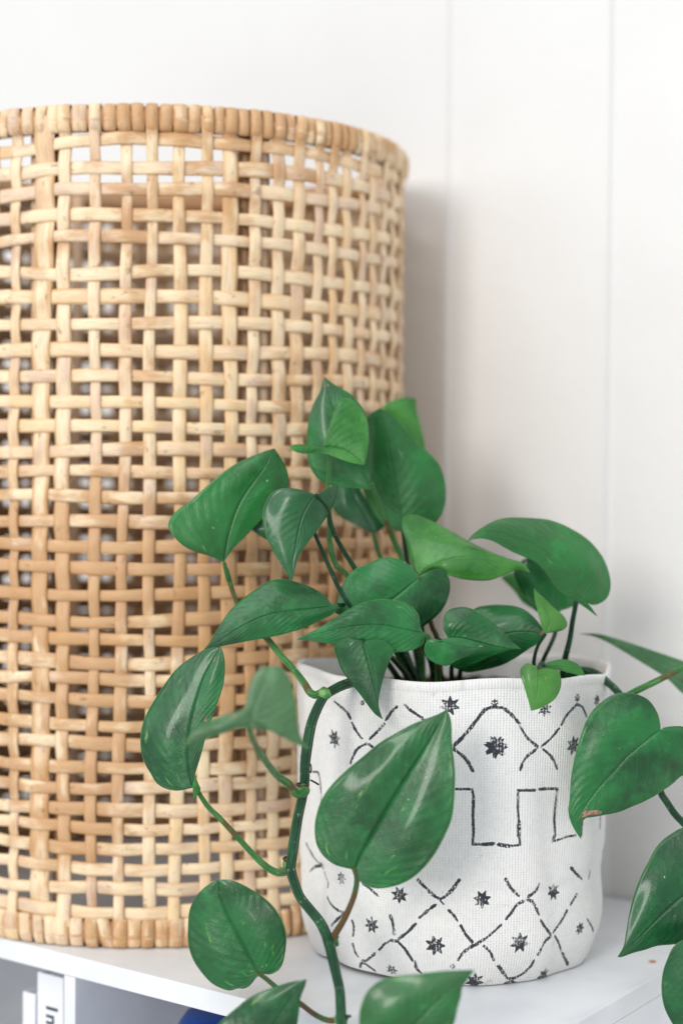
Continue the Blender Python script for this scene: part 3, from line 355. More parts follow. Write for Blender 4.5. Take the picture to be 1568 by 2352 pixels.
STROKES = [[[-0.872,0.169],[-0.7931,0.1658],[-0.7502,0.1631],[-0.7263,0.1598]],[[-0.7145,0.1573],[-0.6857,0.1528],[-0.6414,0.148]],[[-0.4015,0.1693],[-0.4384,0.166],[-0.4806,0.1601]],[[-0.49,0.1579],[-0.5386,0.1528],[-0.5888,0.148]],[[-0.6093,0.1452],[-0.6735,0.1416],[-0.7124,0.1359],[-0.7317,0.1322]],[[-0.5937,0.1449],[-0.5679,0.1434]],[[-0.3561,0.1712],[-0.3154,0.168],[-0.271,0.1652],[-0.2271,0.1623]],[[-0.0586,0.147],[-0.0122,0.1513],[0.0386,0.1573],[0.081,0.1624],[0.1151,0.1676],[0.1586,0.1688],[0.2206,0.1683]],[[-0.0584,0.1448],[-0.0112,0.141],[0.0233,0.1368],[0.0537,0.1316]],[[-1.1589,0.1202],[-1.0743,0.121],[-1.0452,0.1147],[-1.0309,0.1024]],[[-0.0372,0.1488],[0.0051,0.1531],[0.0517,0.1579]],[[0.0601,0.16],[0.1156,0.1664],[0.159,0.1685],[0.2165,0.1684]],[[0.239,0.1675],[0.2848,0.1639],[0.3364,0.1586]],[[0.3413,0.1569],[0.3898,0.1506],[0.465,0.145]],[[0.496,0.1448],[0.5653,0.1496],[0.6214,0.1552]],[[0.6388,0.1573],[0.6745,0.1627],[0.7583,0.1681]],[[0.7652,0.1685],[0.8311,0.1662],[0.8883,0.1599]],[[0.4601,0.1433],[0.4007,0.1402],[0.3625,0.1361],[0.344,0.1314]],[[0.512,0.143],[0.5666,0.1391],[0.601,0.1345],[0.6224,0.1304]],[[-0.0367,0.1433],[0.0063,0.1394],[0.0453,0.1339]],[[-0.0432,0.121],[0.0508,0.1206],[0.0615,0.1155],[0.059,0.1052],[0.0634,0.0949],[0.058,0.088],[0.1229,0.0875],[0.1842,0.0878]],[[0.2199,0.0872],[0.2834,0.0861],[0.3534,0.0866],[0.3434,0.0922],[0.3425,0.1],[0.3322,0.1087],[0.3311,0.1194],[0.3932,0.1191],[0.4578,0.1187]],[[0.4938,0.1188],[0.5581,0.1188],[0.6323,0.1181],[0.6274,0.1107],[0.6231,0.0994],[0.6362,0.0897],[0.6191,0.0859],[0.6669,0.0862],[0.7305,0.0876],[0.8073,0.0875]],[[0.8613,0.0867],[0.8679,0.0946],[0.8583,0.1027],[0.8561,0.1147],[0.981,0.1139]],[[1.1596,0.1103],[1.188,0.0858]],[[-0.2745,0.0648],[-0.2231,0.0605],[-0.1795,0.0567],[-0.1363,0.0544]],[[-0.1328,0.0544],[-0.0938,0.0571],[-0.0585,0.0608],[-0.0199,0.0665]],[[-0.1291,0.053],[-0.1147,0.0516]],[[-0.1647,0.0507],[-0.2147,0.0465],[-0.2653,0.0422]],[[-0.287,0.0385],[-0.3386,0.033],[-0.3913,0.0289]],[[-0.0788,0.0478],[-0.0536,0.0454],[-0.0284,0.0418]],[[-0.0068,0.039],[0.0222,0.034],[0.0619,0.0293]],[[-0.4468,0.042],[-0.4308,0.0378],[-0.4209,0.0314]],[[-0.5337,0.0199],[-0.4851,0.0249],[-0.4377,0.0276],[-0.3988,0.027],[-0.3528,0.0228],[-0.3109,0.0152]],[[-0.567,0.0172],[-0.6185,0.0127],[-0.6632,0.0094],[-0.7004,0.0084]],[[-0.7417,0.0348],[-0.7266,0.0314],[-0.7358,0.0254]],[[-0.7451,0.02],[-0.7396,0.0143],[-0.7246,0.0109]],[[-0.7434,0.0028],[-0.7145,0.0063],[-0.6721,0.006],[-0.6176,0.0025]],[[-0.9956,0.0448],[-0.942,0.0414],[-0.8693,0.0391],[-0.8033,0.0385]],[[-0.8085,0.0377],[-0.8687,0.0336],[-0.934,0.0282]],[[-0.0227,0.0175],[0.0089,0.0225],[0.0515,0.0261],[0.0944,0.0282]],[[0.0944,0.0285],[0.1376,0.031],[0.196,0.0351],[0.2404,0.0388]],[[0.1344,0.0267],[0.175,0.0229],[0.2014,0.0174]],[[0.2354,0.0133],[0.2799,0.008]],[[-0.6542,0.0589],[-0.5963,0.0568],[-0.5284,0.053]],[[-0.2924,0.0154],[-0.292,0.0104],[-0.2622,0.0063]],[[0.2676,0.0663],[0.3026,0.0607],[0.354,0.0557]],[[0.5029,0.0616],[0.4731,0.0572],[0.4229,0.0548]],[[0.4067,0.0528],[0.4483,0.0516],[0.4742,0.0478],[0.5008,0.0428]],[[0.3824,0.0522],[0.3427,0.0504],[0.3118,0.0463],[0.2738,0.0422]],[[0.5144,0.0394],[0.5555,0.0345],[0.6078,0.0294]],[[0.6371,0.0297],[0.6929,0.0333],[0.7357,0.037],[0.7692,0.0412]],[[0.7984,0.0441],[0.8289,0.0472],[0.861,0.05]],[[0.6129,0.0279],[0.5566,0.0258],[0.5125,0.0183]],[[0.6575,0.0272],[0.7052,0.0221],[0.7444,0.0167]],[[0.7618,0.0149],[0.8229,0.0097],[0.8976,0.0041]],[[0.2387,0.0137],[0.2771,0.0091],[0.3201,0.0041]],[[0.4867,0.0143],[0.4742,0.0108],[0.4366,0.0069],[0.3876,0.0042],[0.3357,0.0039]],[[0.3478,0.002],[0.3165,0.0009],[0.2782,-0.0017]],[[0.3597,0.0019],[0.3962,-0.0002],[0.425,-0.0009]],[[0.7884,0.0674],[0.8388,0.0633],[0.9155,0.0587]],[[1.0507,0.0611],[1.0136,0.0573]],[[0.9761,0.0326],[1.0306,0.0277],[1.0941,0.0226]],[[-1.3246,0.0722],[-1.2374,0.0676],[-1.1581,0.0628]],[[-1.0923,0.0578],[-1.0173,0.0539],[-1.0082,0.0505]],[[-1.2999,0.0544],[-1.2354,0.0585],[-1.1462,0.0612]]]
STARS = [[-0.8832,0.1454,0.00511],[-0.0863,0.1709,0.00511],[0.1917,0.1452,0.00554],[0.1876,0.1453,0.0058],[0.5089,0.1681,0.00426],[0.7486,0.1436,0.00511],[0.1763,0.1712,0.00222],[0.7715,0.1724,0.00256],[1.0202,0.1692,0.00341],[-0.8545,0.059,0.00355],[-0.3897,0.0552,0.0044],[-0.5814,0.0348,0.0044],[0.1209,0.0547,0.00469],[-0.1625,0.026,0.0054],[-0.4675,0.0063,0.00355],[0.0931,0.0034,0.00511],[-0.0544,0.0131,0.00178],[0.6487,0.0544,0.00469],[0.369,0.0271,0.0054],[0.6212,0.0022,0.00469],[0.8999,0.0282,0.00355],[-1.1241,0.0617,0.00256],[-1.4218,0.173,0.00205],[-1.5133,0.144,0.00256],[-0.6381,0.1699,0.0017]]
NODES = [[[-0.00892,0.937,0.17849],[0.6,0,0.5]],[[-0.02099,0.9235,0.12415],[0.2,0,1]],[[-0.02875,0.923,0.0812],[0.8,0,0.2]],[[-0.00367,0.908,0.04013],[0.5,0,0.3]],[[0.0018,0.877,0.00721],[0.8,0,0.2]]]
JAR = [-0.0574,1.0101,-0.0322]

# ------------------------------------------------------------------ room: wall and shelf unit
KC = np.array([.0884, .8299]); SU = np.array([.8140, -.5809]); SV = np.array([.5809, .8140])   # near corner, along the front edge, into the depth
def SP(s, d, z): q = KC + SU * s + SV * d; return Vector((q[0], q[1], z))
def su(l): return Vector((SU[0] * l, SU[1] * l, 0))
def sv(l): return Vector((SV[0] * l, SV[1] * l, 0))
ZV = Vector((0, 0, 1))
WALL_D = 1.069 - float(KC @ SV)
wall = empty('wall', SP(0, WALL_D, 0)); tag(wall, 'plain white painted wall of wide boards behind the basket and planter', None, None, 'structure')
def panel(s0, s1, ridge):
    """one wide upright wall board, its right edge swelling into a soft joint ridge"""
    n = 40; prof = []
    for i in range(n + 1):
        s = s0 + (s1 - s0) * i / n
        s = s0 + (s1 - s0) * (1 - (1 - i / n) ** 2) if ridge else s
        e = s1 - s; g = s - s0
        d = 0.
        if ridge: d -= .00024 * math.exp(-(e / .0042) ** 2)
        d -= .00024 * math.exp(-(g / .0042) ** 2)
        prof.append((s, d))
    V = []
    for s, d in prof:
        for k in range(25):
            z = -.55 + 1.95 * k / 24
            w = .0007 * math.sin(z * 7 + s0 * 40) * math.sin((s - s0) * 20)
            V.append(SP(s, WALL_D + d + w, z))
    nb = len(V)
    for s in (s0, s1):
        for k in range(25): V.append(SP(s, WALL_D + .012, -.55 + 1.95 * k / 24))
    F = grid_faces(n + 1, 25)
    for k in range(24): F += [(nb + k, nb + k + 1, k + 1, k), (n * 25 + k, n * 25 + k + 1, nb + 25 + k + 1, nb + 25 + k)]
    link('wall_board', mesh('wall_board', V, F), M_WALL, wall)
def s_on_wall(x, y): return float((np.array([x, y]) - KC) @ SU)
sA, sB = s_on_wall(.0787, 1.253), s_on_wall(.192, 1.174)
for a, b, r in ((-1.9, sA - .62, 1), (sA - .62, sA, 1), (sA, sB, 1), (sB, sB + .16, 1), (sB + .16, 1.9, 0)): panel(a, b, r)

unit = empty('shelf_unit', SP(0, 0, -.4)); tag(unit, 'white laminate shelf unit with open compartments under the basket and planter', 'shelf')
TH = .0134; DEP = WALL_D - .003
bevel_box('top_board', SP(-1.0, 0, -TH), su(1.0), sv(DEP), ZV * TH, M_SHELF, unit, .0006)
bevel_box('side_panel', SP(-TH, .0006, -.42), su(TH - .0001), sv(DEP - .001), ZV * (.42 - TH - .0001), M_SHELF, unit, 0)
for s in (-.3240, -.64, -.96): bevel_box('divider', SP(s, .0006, -.42), su(.0098), sv(DEP - .012), ZV * (.42 - TH - .0004), M_SHELF, unit, .0004)
bevel_box('back_panel', SP(-1.0, DEP - .009, -.42), su(1.0 - TH), sv(.006), ZV * (.42 - TH - .0004), M_SHELF, unit, 0)
bevel_box('lower_board', SP(-1.0, .0006, -.4335), su(1.0), sv(DEP - .001), ZV * TH, M_SHELF, unit, .0004)

def book(s0, w, h, d0, dep, lab, text=None, cover=None):
    b = empty('book', SP(s0, d0, -.42)); tag(b, lab, 'book')
    bot = -.4198; top = bot + h; t = .0012
    bevel_box('spine', SP(s0, d0, bot), su(w), sv(t), ZV * h, M_PAPER, b, .0003)
    bevel_box('cover', SP(s0, d0 + t + .0002, bot), su(t), sv(dep), ZV * h, cover or M_PAPER, b, .0003)
    bevel_box('cover', SP(s0 + w - t, d0 + t + .0002, bot), su(t), sv(dep), ZV * h, M_PAPER, b, .0003)
    bevel_box('pages', SP(s0 + t + .0002, d0 + t + .0002, bot + .001), su(w - 2 * t - .0004), sv(dep - .003), ZV * (h - .004), M_PAPER, b, 0)
    if text:
        cu = bpy.data.curves.new('title', 'FONT'); cu.body = text; cu.size = .0150; cu.extrude = .00015; cu.offset = .00022; cu.space_character = 1.25
        tmp = bpy.data.objects.new('tmp', cu); COL.objects.link(tmp); bpy.context.view_layer.update()
        me = bpy.data.meshes.new_from_object(tmp.evaluated_get(bpy.context.evaluated_depsgraph_get()))
        bpy.data.objects.remove(tmp)
        # reads downward: letter tops to the right
        me.materials.clear()
        M = Matrix.Identity(4); M.col[0] = (0, 0, -1, 0); M.col[1] = (SU[0], SU[1], 0, 0); M.col[2] = (-SV[0], -SV[1], 0, 0)
        base = SP(s0 + w * .36, d0 - .00025, top - .0200); M.col[3] = (*base, 1)
        me.transform(M); link('title', me, M_INK, b, False)
book(-.3600, .0238, .3985, .012, .17, 'thick white book with dark lettering on its spine, against the shelf divider', 'In')
book(-.3738, .0118, .3830, .012, .15, 'thinner and lower white book standing left of the lettered one')
book(-.3900, .0100, .330, .03, .15, 'low dark-covered book at the far left of the compartment', None, M_DARK)

def lathe(name, prof, c, mat, parent=None, seg=64, sx=1, sy=1):
    V = []
    for i in range(seg):
        a = 2 * math.pi * i / seg
        for r_, z in prof: V.append((c[0] + sx * r_ * math.cos(a), c[1] + sy * r_ * math.sin(a), c[2] + z))
    return link(name, mesh(name, V, grid_faces(seg, len(prof), True)), mat, parent)
cv = Vector((JAR[0], JAR[1], -.4198))
jar = empty('blue_jar', cv); tag(jar, 'deep blue round-shouldered jar inside the compartment below the basket', 'jar')
JH = JAR[2] + .4198
prof = [(.0005, .0), (.036, .0), (.040, .004), (.044, .03), (.045, .10), (.045, JH - .016), (.0435, JH - .009), (.0395, JH - .0035), (.034, JH - .001), (.026, JH), (.0005, JH + .0004)]
lathe('jar_body', prof, cv, M_BLUE, jar)
lathe('jar_foot', [(.0355, -.0001), (.041, .0008), (.042, .003), (.0412, .0055), (.0405, .006)], cv, M_BLUE, jar)

def blob(name, c, ax, mat, parent=None, seed=0, rough=.15, sub=3):
    bm = bmesh.new(); bmesh.ops.create_icosphere(bm, subdivisions=sub, radius=1)
    r = np.random.default_rng(seed); k = r.normal(size=(5, 3)) * 2.2; ph = r.uniform(0, 6, 5)
    for v in bm.verts:
        s = 1 + rough * sum(math.sin(float(np.dot(k[i], v.co)) + ph[i]) for i in range(5)) / 3
        v.co = Vector(c) + (ax[0] * v.co.x + ax[1] * v.co.y + ax[2] * v.co.z) * s
    me = bpy.data.meshes.new(name); bm.to_mesh(me); bm.free(); return link(name, me, mat, parent)
cr = SP(-.0155, .148, .0007)
blob('crumb', (.1988, 1.0085 - .0, .0008), (Vector((.0022, 0, 0)), Vector((0, .0011, 0)), Vector((0, 0, .0007))), M_CRUMB, None, 3, .3)
tag(bpy.data.objects['crumb'], 'tiny orange-brown crumb on the white shelf right of the planter', 'crumb')

# ------------------------------------------------------------------ rattan basket
BC = (-.134, 1.194); BRX, BRY = .1765, .163
basket = empty('rattan_basket', (BC[0], BC[1], 0)); tag(basket, 'tall round open-weave natural rattan basket standing on the white shelf', 'basket')
def BP(a, off, z):
    ca, sa = math.cos(a), math.sin(a); return (BC[0] + (BRX + off) * sa, BC[1] - (BRY + off) * ca, z)
NS = 62
ang = list(STAKES)
rest = NS - len(ang); a0, a1 = ang[-1], ang[0] + 2 * math.pi
ang += [a0 + (a1 - a0) * (i + 1) / (rest + 1) for i in range(rest)]
ROWS_ = ROWS[1:]
AMP = .0015
def sgn(i, j): return 1 if (i + j) % 2 == 0 else -1      # +1: the weaver passes outside the stake
i0 = 2   # STAKES[2] against ROWS_[0]: weaver outside
def weave(i, j): return sgn(i - i0, j)
def strip(name, path, outv, side, w, th, mat, flow0=0.):
    """flattened split-cane strand; path Nx3, outv outward, side across"""
    N = len(path); prof = [(-.5, -.12), (-.5, .12), (-.34, .40), (0, .5), (.34, .40), (.5, .12), (.5, -.12), (.3, -.5), (-.3, -.5)]
    V = []; fl = []
    L = np.r_[0, np.cumsum(np.linalg.norm(np.diff(path, axis=0), axis=1))]
    for k in range(N):
        ww = w[k] if hasattr(w, '__len__') else w
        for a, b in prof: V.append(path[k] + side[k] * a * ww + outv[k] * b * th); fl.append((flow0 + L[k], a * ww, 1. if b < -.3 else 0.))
    return V, fl, len(prof)
# stakes
for i, a in enumerate(ang):
    zz = [.010]; of = [.0015]
    for j, z in reversed(list(enumerate(ROWS_))): zz.append(z); of.append(-AMP * weave(i, j))
    zz += [.536]; of += [.0026]
    if i % 2 == 0 or True: pass
    zf = np.linspace(.008, .537, 230); o_ = np.interp(zf, zz, of)
    ker = np.array([1, 2, 3, 2, 1.]) / 9; o_ = np.convolve(np.pad(o_, 2, 'edge'), ker, 'valid')
    ph = random.uniform(0, 6); wob = .0009 * np.sin(zf * random.uniform(9, 16) + ph) + .0006 * np.sin(zf * 41 + ph * 2)
    lean = random.uniform(-.0016, .0016)
    P = []; O = []; S_ = []
    w0 = random.choice((.0078, .0084, .0092, .0098, .0076))
    if i == 1: w0 = .0128
    if i == 7: w0 = .0082
    for z, o in zip(zf, o_):
        aa = a + (wob[int((z - .008) / .529 * 229)] + lean * (z - .27) / .27) / BRX
        P.append(BP(aa, o, z)); O.append((math.sin(aa), -math.cos(aa), 0)); S_.append((math.cos(aa), math.sin(aa), 0))
    P, O, S_ = map(np.array, (P, O, S_))
    wv = w0 * (1 + .10 * np.sin(zf * random.uniform(15, 40) + ph)) * (1.38 if math.cos(a) < -.15 else 1.)
    V, fl, m = strip('stake', P, O, S_, wv, .0024, M_RAT)
    me = mesh('stake', V, grid_faces(len(P), m, False, True)); point_attr(me, 'flow', fl, 3)
    link('stake', me, M_RAT, basket)
# weavers
for j, z0 in enumerate(ROWS_):
    n = NS * 6; aa = ang[0] + np.linspace(0, 2 * np.pi, n + 1)
    offs = np.interp(aa, ang + [ang[0] + 2 * np.pi], [AMP * weave(i, j) for i in range(NS)] + [AMP * weave(0, j)])
    ker = np.array([1, 2, 1.]) / 4; offs = np.convolve(np.pad(offs, 1, 'edge'), ker, 'valid')
    ph = random.uniform(0, 6); k1, k2 = random.choice((2, 3, 4)), random.choice((6, 7, 9))
    zw = z0 + .0011 * np.sin(k1 * aa + ph) + .0007 * np.sin(k2 * aa + ph * 2)
    if j < 4: zw = zw - (.0032 - .0006 * j) * np.exp(-((aa - ang[0]) / .13) ** 2) - (.0032 - .0006 * j) * np.exp(-((aa - ang[0] - 2 * np.pi) / .2) ** 2)
    if j == 5: zw = zw - .004 * np.exp(-((aa + .25) / .25) ** 2) - .004 * np.exp(-((aa + .25 - 2 * np.pi) / .25) ** 2)
    P = np.array([BP(a, o, z) for a, o, z in zip(aa, offs, zw)])
    O = np.stack([np.sin(aa), -np.cos(aa), 0 * aa], 1); S_ = np.tile([0, 0, 1.], (n + 1, 1))
    gap = (ROWS_[j - 1] if j else .5335) - z0
    w0 = min(random.uniform(.0078, .0096), gap * .64)
    wv = w0 * (1 + .09 * np.sin(aa * random.uniform(5, 11) + ph)) * (1 + .42 * np.clip(-np.cos(aa) * 3, 0, 1))
    V, fl, m = strip('weaver', P, O, S_, wv, .0024, M_RAT, j * 3.1)
    V = V[:-m]; fl = fl[:-m]
    me = mesh('weaver', V, grid_faces(n, m, True, True)); point_attr(me, 'flow', fl, 3)
    link('weaver', me, M_RAT, basket)
# rims: a cane hoop under a row of wrapped bands
def rim(zc, hh, upw):
    n = 180; V = []; fl = []
    prof = [(.0036 * math.cos(t), hh * .88 * math.sin(t)) for t in np.linspace(0, 2 * math.pi, 14, endpoint=False)]
    for k in range(n):
        a = 2 * math.pi * k / n
        for p_, q_ in prof: V.append(BP(a, p_ - .0008, zc + q_)); fl.append((a * BRX, q_, 0))
    me = mesh('rim_hoop', V, grid_faces(n, 14, True, True)); point_attr(me, 'flow', fl, 3); link('rim_hoop', me, M_RATD, basket)
    for i in range(NS):
        a_here = ang[i]; a_next = ang[i + 1] if i + 1 < NS else ang[0] + 2 * math.pi
        for half in (0, 1):
            ac = a_here if half == 0 else (a_here + a_next) / 2
            w = (a_next - a_here) * BRX * (.49 if half == 0 else .46) * random.uniform(.84, 1.10)
            tilt = random.uniform(-.0006, .0006) + (.0012 if not upw else -.0004) * (1 if -1.1 < ac < -.1 else .2)
            ex = .0012 if half == 0 else random.uniform(-.0006, .0005)
            if not upw and a_here < -.1: tilt -= .0022
            m = 18; nc = 5; V = []; fl = []
            hz = hh * random.uniform(.98, 1.04)
            for q in range(m):
                t = 2 * math.pi * q / m
                for c in range(nc):
                    s = (c / (nc - 1) - .5); ed = 1 - (abs(s) * 2) ** 3 * .5
                    rr = (.0046 + ex) * ed if math.cos(t) > 0 else .0050 * ed
                    off = rr * math.copysign(abs(math.cos(t)) ** .75, math.cos(t)); zz = (hz + .0006 * ed) * math.copysign(abs(math.sin(t)) ** .8, math.sin(t))
                    a = ac + (s * w + tilt * math.sin(t)) / BRX
                    V.append(BP(a, off, zc + zz)); fl.append((t * .009 + i * .37 + half * 5.3, s * w, 0))
            F = []
            for q in range(m):
                for c in range(nc - 1):
                    q2 = (q + 1) % m; F.append((q * nc + c, q2 * nc + c, q2 * nc + c + 1, q * nc + c + 1))
            me = mesh('rim_wrap', V, F); point_attr(me, 'flow', fl, 3); link('rim_wrap', me, M_RAT, basket)
rim(.5352, .0084, True); rim(.0098, .0088, False)
# inner frame: posts in pairs and a smooth hoop band below the rim
def tube(path, rad, seg=10):
    T, N, B = frames(path); V = []; L = np.r_[0, np.cumsum(np.linalg.norm(np.diff(path, axis=0), axis=1))]; uv = []
    for k in range(len(path)):
        r_ = rad[k] if hasattr(rad, '__len__') else rad
        for q in range(seg):
            t = 2 * math.pi * q / seg; V.append(path[k] + (N[k] * math.cos(t) + B[k] * math.sin(t)) * r_); uv.append((L[k], q / seg if q <= seg / 2 else 1 - q / seg, 0))
    F = [tuple(reversed(f)) for f in grid_faces(len(path), seg, False, True)]
    nv = len(V); V += [path[0], path[-1]]; uv += [uv[0], uv[-1]]
    for q in range(seg): F += [(nv, (q + 1) % seg, q), (nv + 1, nv - seg + q, nv - seg + (q + 1) % seg)]
    return V, F, uv
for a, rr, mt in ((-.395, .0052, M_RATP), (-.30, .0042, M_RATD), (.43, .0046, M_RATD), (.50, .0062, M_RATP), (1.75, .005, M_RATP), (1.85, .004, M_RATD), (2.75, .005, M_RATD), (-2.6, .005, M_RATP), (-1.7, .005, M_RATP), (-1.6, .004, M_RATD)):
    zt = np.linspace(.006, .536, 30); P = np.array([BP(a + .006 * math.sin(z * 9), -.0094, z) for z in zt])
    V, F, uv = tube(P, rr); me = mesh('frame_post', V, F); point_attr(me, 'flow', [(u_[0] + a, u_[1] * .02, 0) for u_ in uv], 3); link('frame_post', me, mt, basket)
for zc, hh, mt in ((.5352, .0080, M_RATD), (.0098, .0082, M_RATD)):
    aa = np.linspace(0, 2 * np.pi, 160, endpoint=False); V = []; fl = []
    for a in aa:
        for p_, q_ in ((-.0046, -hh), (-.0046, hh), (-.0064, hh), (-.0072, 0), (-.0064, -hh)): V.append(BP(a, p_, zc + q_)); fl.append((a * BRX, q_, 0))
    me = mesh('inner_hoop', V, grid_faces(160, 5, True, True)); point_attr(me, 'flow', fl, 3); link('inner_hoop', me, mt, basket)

hr = np.random.default_rng(9); V = []; F = []
for k in range(150):
    a = hr.uniform(-.6, 1.6); z = hr.uniform(.02, .53); L_ = hr.uniform(.004, .013); d = hr.normal(size=3) * .6; p = np.array(BP(a, .0035, z)); o_ = np.array([math.sin(a), -math.cos(a), 0]) * .7 + d; o_ /= np.linalg.norm(o_); bnd = hr.normal(size=3) * .3
    prev = None
    for q in range(5):
        t = q / 4; c = p + (o_ * t + bnd * t * t) * L_; r_ = .00010 * (1 - t * .8); base = len(V)
        for e in range(3): V.append((c[0] + r_ * math.cos(e * 2.1), c[1], c[2] + r_ * math.sin(e * 2.1)))
        if q: F += [(base - 3 + e, base - 3 + (e + 1) % 3, base + (e + 1) % 3, base + e) for e in range(3)]
me = mesh('loose_fibres', V, F); point_attr(me, 'flow', [(0, 0, 0)] * len(V), 3); tag(link('loose_fibres', me, M_RAT, basket), kind='stuff')

# ------------------------------------------------------------------ fabric planter
PC = (.0735, 1.038); PRX, PRY, PH = .1, .09, .1836
planter = empty('fabric_planter', (PC[0], PC[1], 0)); tag(planter, 'round white canvas planter with dark hand-printed zigzags and stars, holding the vine', 'planter')
def pot_point(th, z, inset=0.):
    t = z / PH
    f = .958 + .057 * t
    if z < .03: f -= .085 * (1 - z / .03) ** 2
    rx, ry = PRX * f, PRY * f
    r = .0008 * math.sin(3 * th + 1.1) * (1 - .3 * t) + .0008 * math.sin(7 * th - .6 + 9 * z) * (1.1 - t) + .0007 * math.sin(13 * th + 30 * z)
    r -= .0022 * math.exp(-((z - .055) / .012) ** 2) * math.exp(-((th - 1.25) / .4) ** 2)
    r += .0004 * math.exp(-((z - .030) / .014) ** 2)
    r -= .0022 * math.exp(-((z - .075 - .02 * th) / .009) ** 2) * math.exp(-((th + 1.05) / .4) ** 2)
    r -= .0030 * math.exp(-((th + 1.12) / .07) ** 2) * (1 - t)
    r -= .0022 * math.exp(-((th - .72 + .3 * t) / .10) ** 2) * max(0, 1 - abs(t - .35) * 2)
    r -= .0006 * math.exp(-((z - .062 + .006 * math.sin(th * 3)) / .0035) ** 2)
    x = PC[0] + (rx + r - inset) * math.sin(th); y = PC[1] - (ry + r - inset) * math.cos(th)
    # where the cloth leans on the basket it gives way
    dx, dy = x - BC[0], y - BC[1]; q = math.hypot(dx / (BRX + .007 + (.0 if inset == 0 else -.001)), dy / (BRY + .007))
    if q < 1.02:
        g = max(q, 1.0) + .0; x = BC[0] + dx / q * max(1.0, q); y = BC[1] + dy / q * max(1.0, q)
    return x, y
th_f = np.linspace(-1.75, 1.75, 780); th_b = np.linspace(1.75, 2 * np.pi - 1.75, 120)[1:-1]
ths = np.r_[th_f, th_b]; nz_ = 290
zs = np.linspace(.0006, PH, nz_)
V = []; uvs = []
for th in ths:
    top = .0010 * math.sin(4 * th + .5) + .0008 * math.sin(9 * th)
    for z in zs:
        x, y = pot_point(th, z); V.append((x, y, z + top * (z / PH) ** 3 + (0 if z > .02 else .0022 * max(0, math.sin(2.3 * th + 3.2)) * (1 - z / .02)))); uvs.append((th * .096, z, 0))
V = np.array(V); uvs = np.array(uvs)
# signed distance (mm) to the printed strokes and stars, on the cloth
G = uvs.reshape(len(ths), nz_, 3)[:, :, :2]; SD = np.full(G.shape[:2], 9.)
def dist_seg(p, a, b):
    d = b - a; t = np.clip(((p - a) @ d) / (d @ d + 1e-12), 0, 1); return np.linalg.norm(p - a - t[..., None] * d, axis=-1)
rs = np.random.default_rng(5)
for S_ in STROKES:
    q = np.array(S_) * [.096, 1]
    q3 = catmull(np.c_[q, np.zeros(len(q))], max(3, len(q) * 3))[:, :2] if len(q) > 2 and len(q) < 5 else q
    for a, b in zip(q3[:-1], q3[1:]):
        lo = np.minimum(a, b) - .004; hi = np.maximum(a, b) + .004
        i_ = np.where((ths * .096 > lo[0]) & (ths * .096 < hi[0]))[0]; j_ = np.where((zs > lo[1]) & (zs < hi[1]))[0]
        if len(i_) == 0 or len(j_) == 0: continue
        sl = (slice(i_[0], i_[-1] + 1), slice(j_[0], j_[-1] + 1))
        hw = .00086 + .00015 * rs.normal()
        SD[sl] = np.minimum(SD[sl], (dist_seg(G[sl], a, b) - hw) * 1000)
for k, (t0, z0, r0) in enumerate(STARS):
    c = np.array([t0 * .096, z0]); i_ = np.where(abs(ths * .096 - c[0]) < .010)[0]; j_ = np.where(abs(zs - c[1]) < .010)[0]
    if len(i_) == 0 or len(j_) == 0: continue
    sl = (slice(i_[0], i_[-1] + 1), slice(j_[0], j_[-1] + 1)); d = G[sl] - c
    an = np.arctan2(d[..., 1], d[..., 0]) + rs.uniform(-.3, .3); rr = np.hypot(d[..., 0], d[..., 1]); nst = 7
    m = np.abs(((an / (2 * np.pi) * nst) % 1) - .5) * 2
    rad = r0 * (.66 + .60 * m ** 1.6)
    s_ = (rr - rad) * 1000
    for q in range(6):      # small unprinted bits inside the star
        u_ = rs.uniform(0, 6.28); h = np.hypot(d[..., 0] - r0 * .38 * math.cos(u_ + q), d[..., 1] - r0 * .38 * math.sin(u_ + q)); s_ = np.maximum(s_, (.00045 * rs.uniform(.3, 1) - h) * 1000)
    SD[sl] = np.minimum(SD[sl], s_)
F = grid_faces(len(ths), nz_, True)
me = mesh('canvas_body', V, F); point_attr(me, 'cloth_uv', uvs, 3); point_attr(me, 'print_edge', SD.ravel())
link('canvas_body', me, M_CLOTH, planter)
# the lining: rolled lip and inner wall
thl = np.linspace(0, 2 * np.pi, 260, endpoint=False); V = []; uvl = []
for th in thl:
    tc = (th + np.pi) % (2 * np.pi) - np.pi if th > np.pi else th
    top = .0010 * math.sin(4 * tc + .5) + .0008 * math.sin(9 * tc)
    for k, (ins, dz) in enumerate(((-.0002, -.0040), (-.0005, -.0022), (-.0004, -.0002), (.0002, .0012), (.0012, .0019), (.0024, .0014), (.0032, -.0004), (.0034, -.004), (.0026, -.02), (.003, -.05), (.004, -.075))):
        x, y = pot_point(tc, min(PH, PH + dz), ins); V.append((x, y, PH + dz + top + (0 if k > 5 else 0))); uvl.append((th * .096, dz + k * .003, 0))
me = mesh('canvas_lining', V, grid_faces(len(thl), 11, True)); point_attr(me, 'cloth_uv', uvl, 3); point_attr(me, 'print_edge', [9.] * len(V))
link('canvas_lining', me, M_CLOTH, planter)
V = [(PC[0], PC[1], .0008)]; n = 80
for k in range(n): V.append((*pot_point(2 * math.pi * k / n, .002, .002), .0008))
link('canvas_base', mesh('canvas_base', V, [(0, 1 + (k + 1) % n, 1 + k) for k in range(n)]), M_CLOTH, planter)
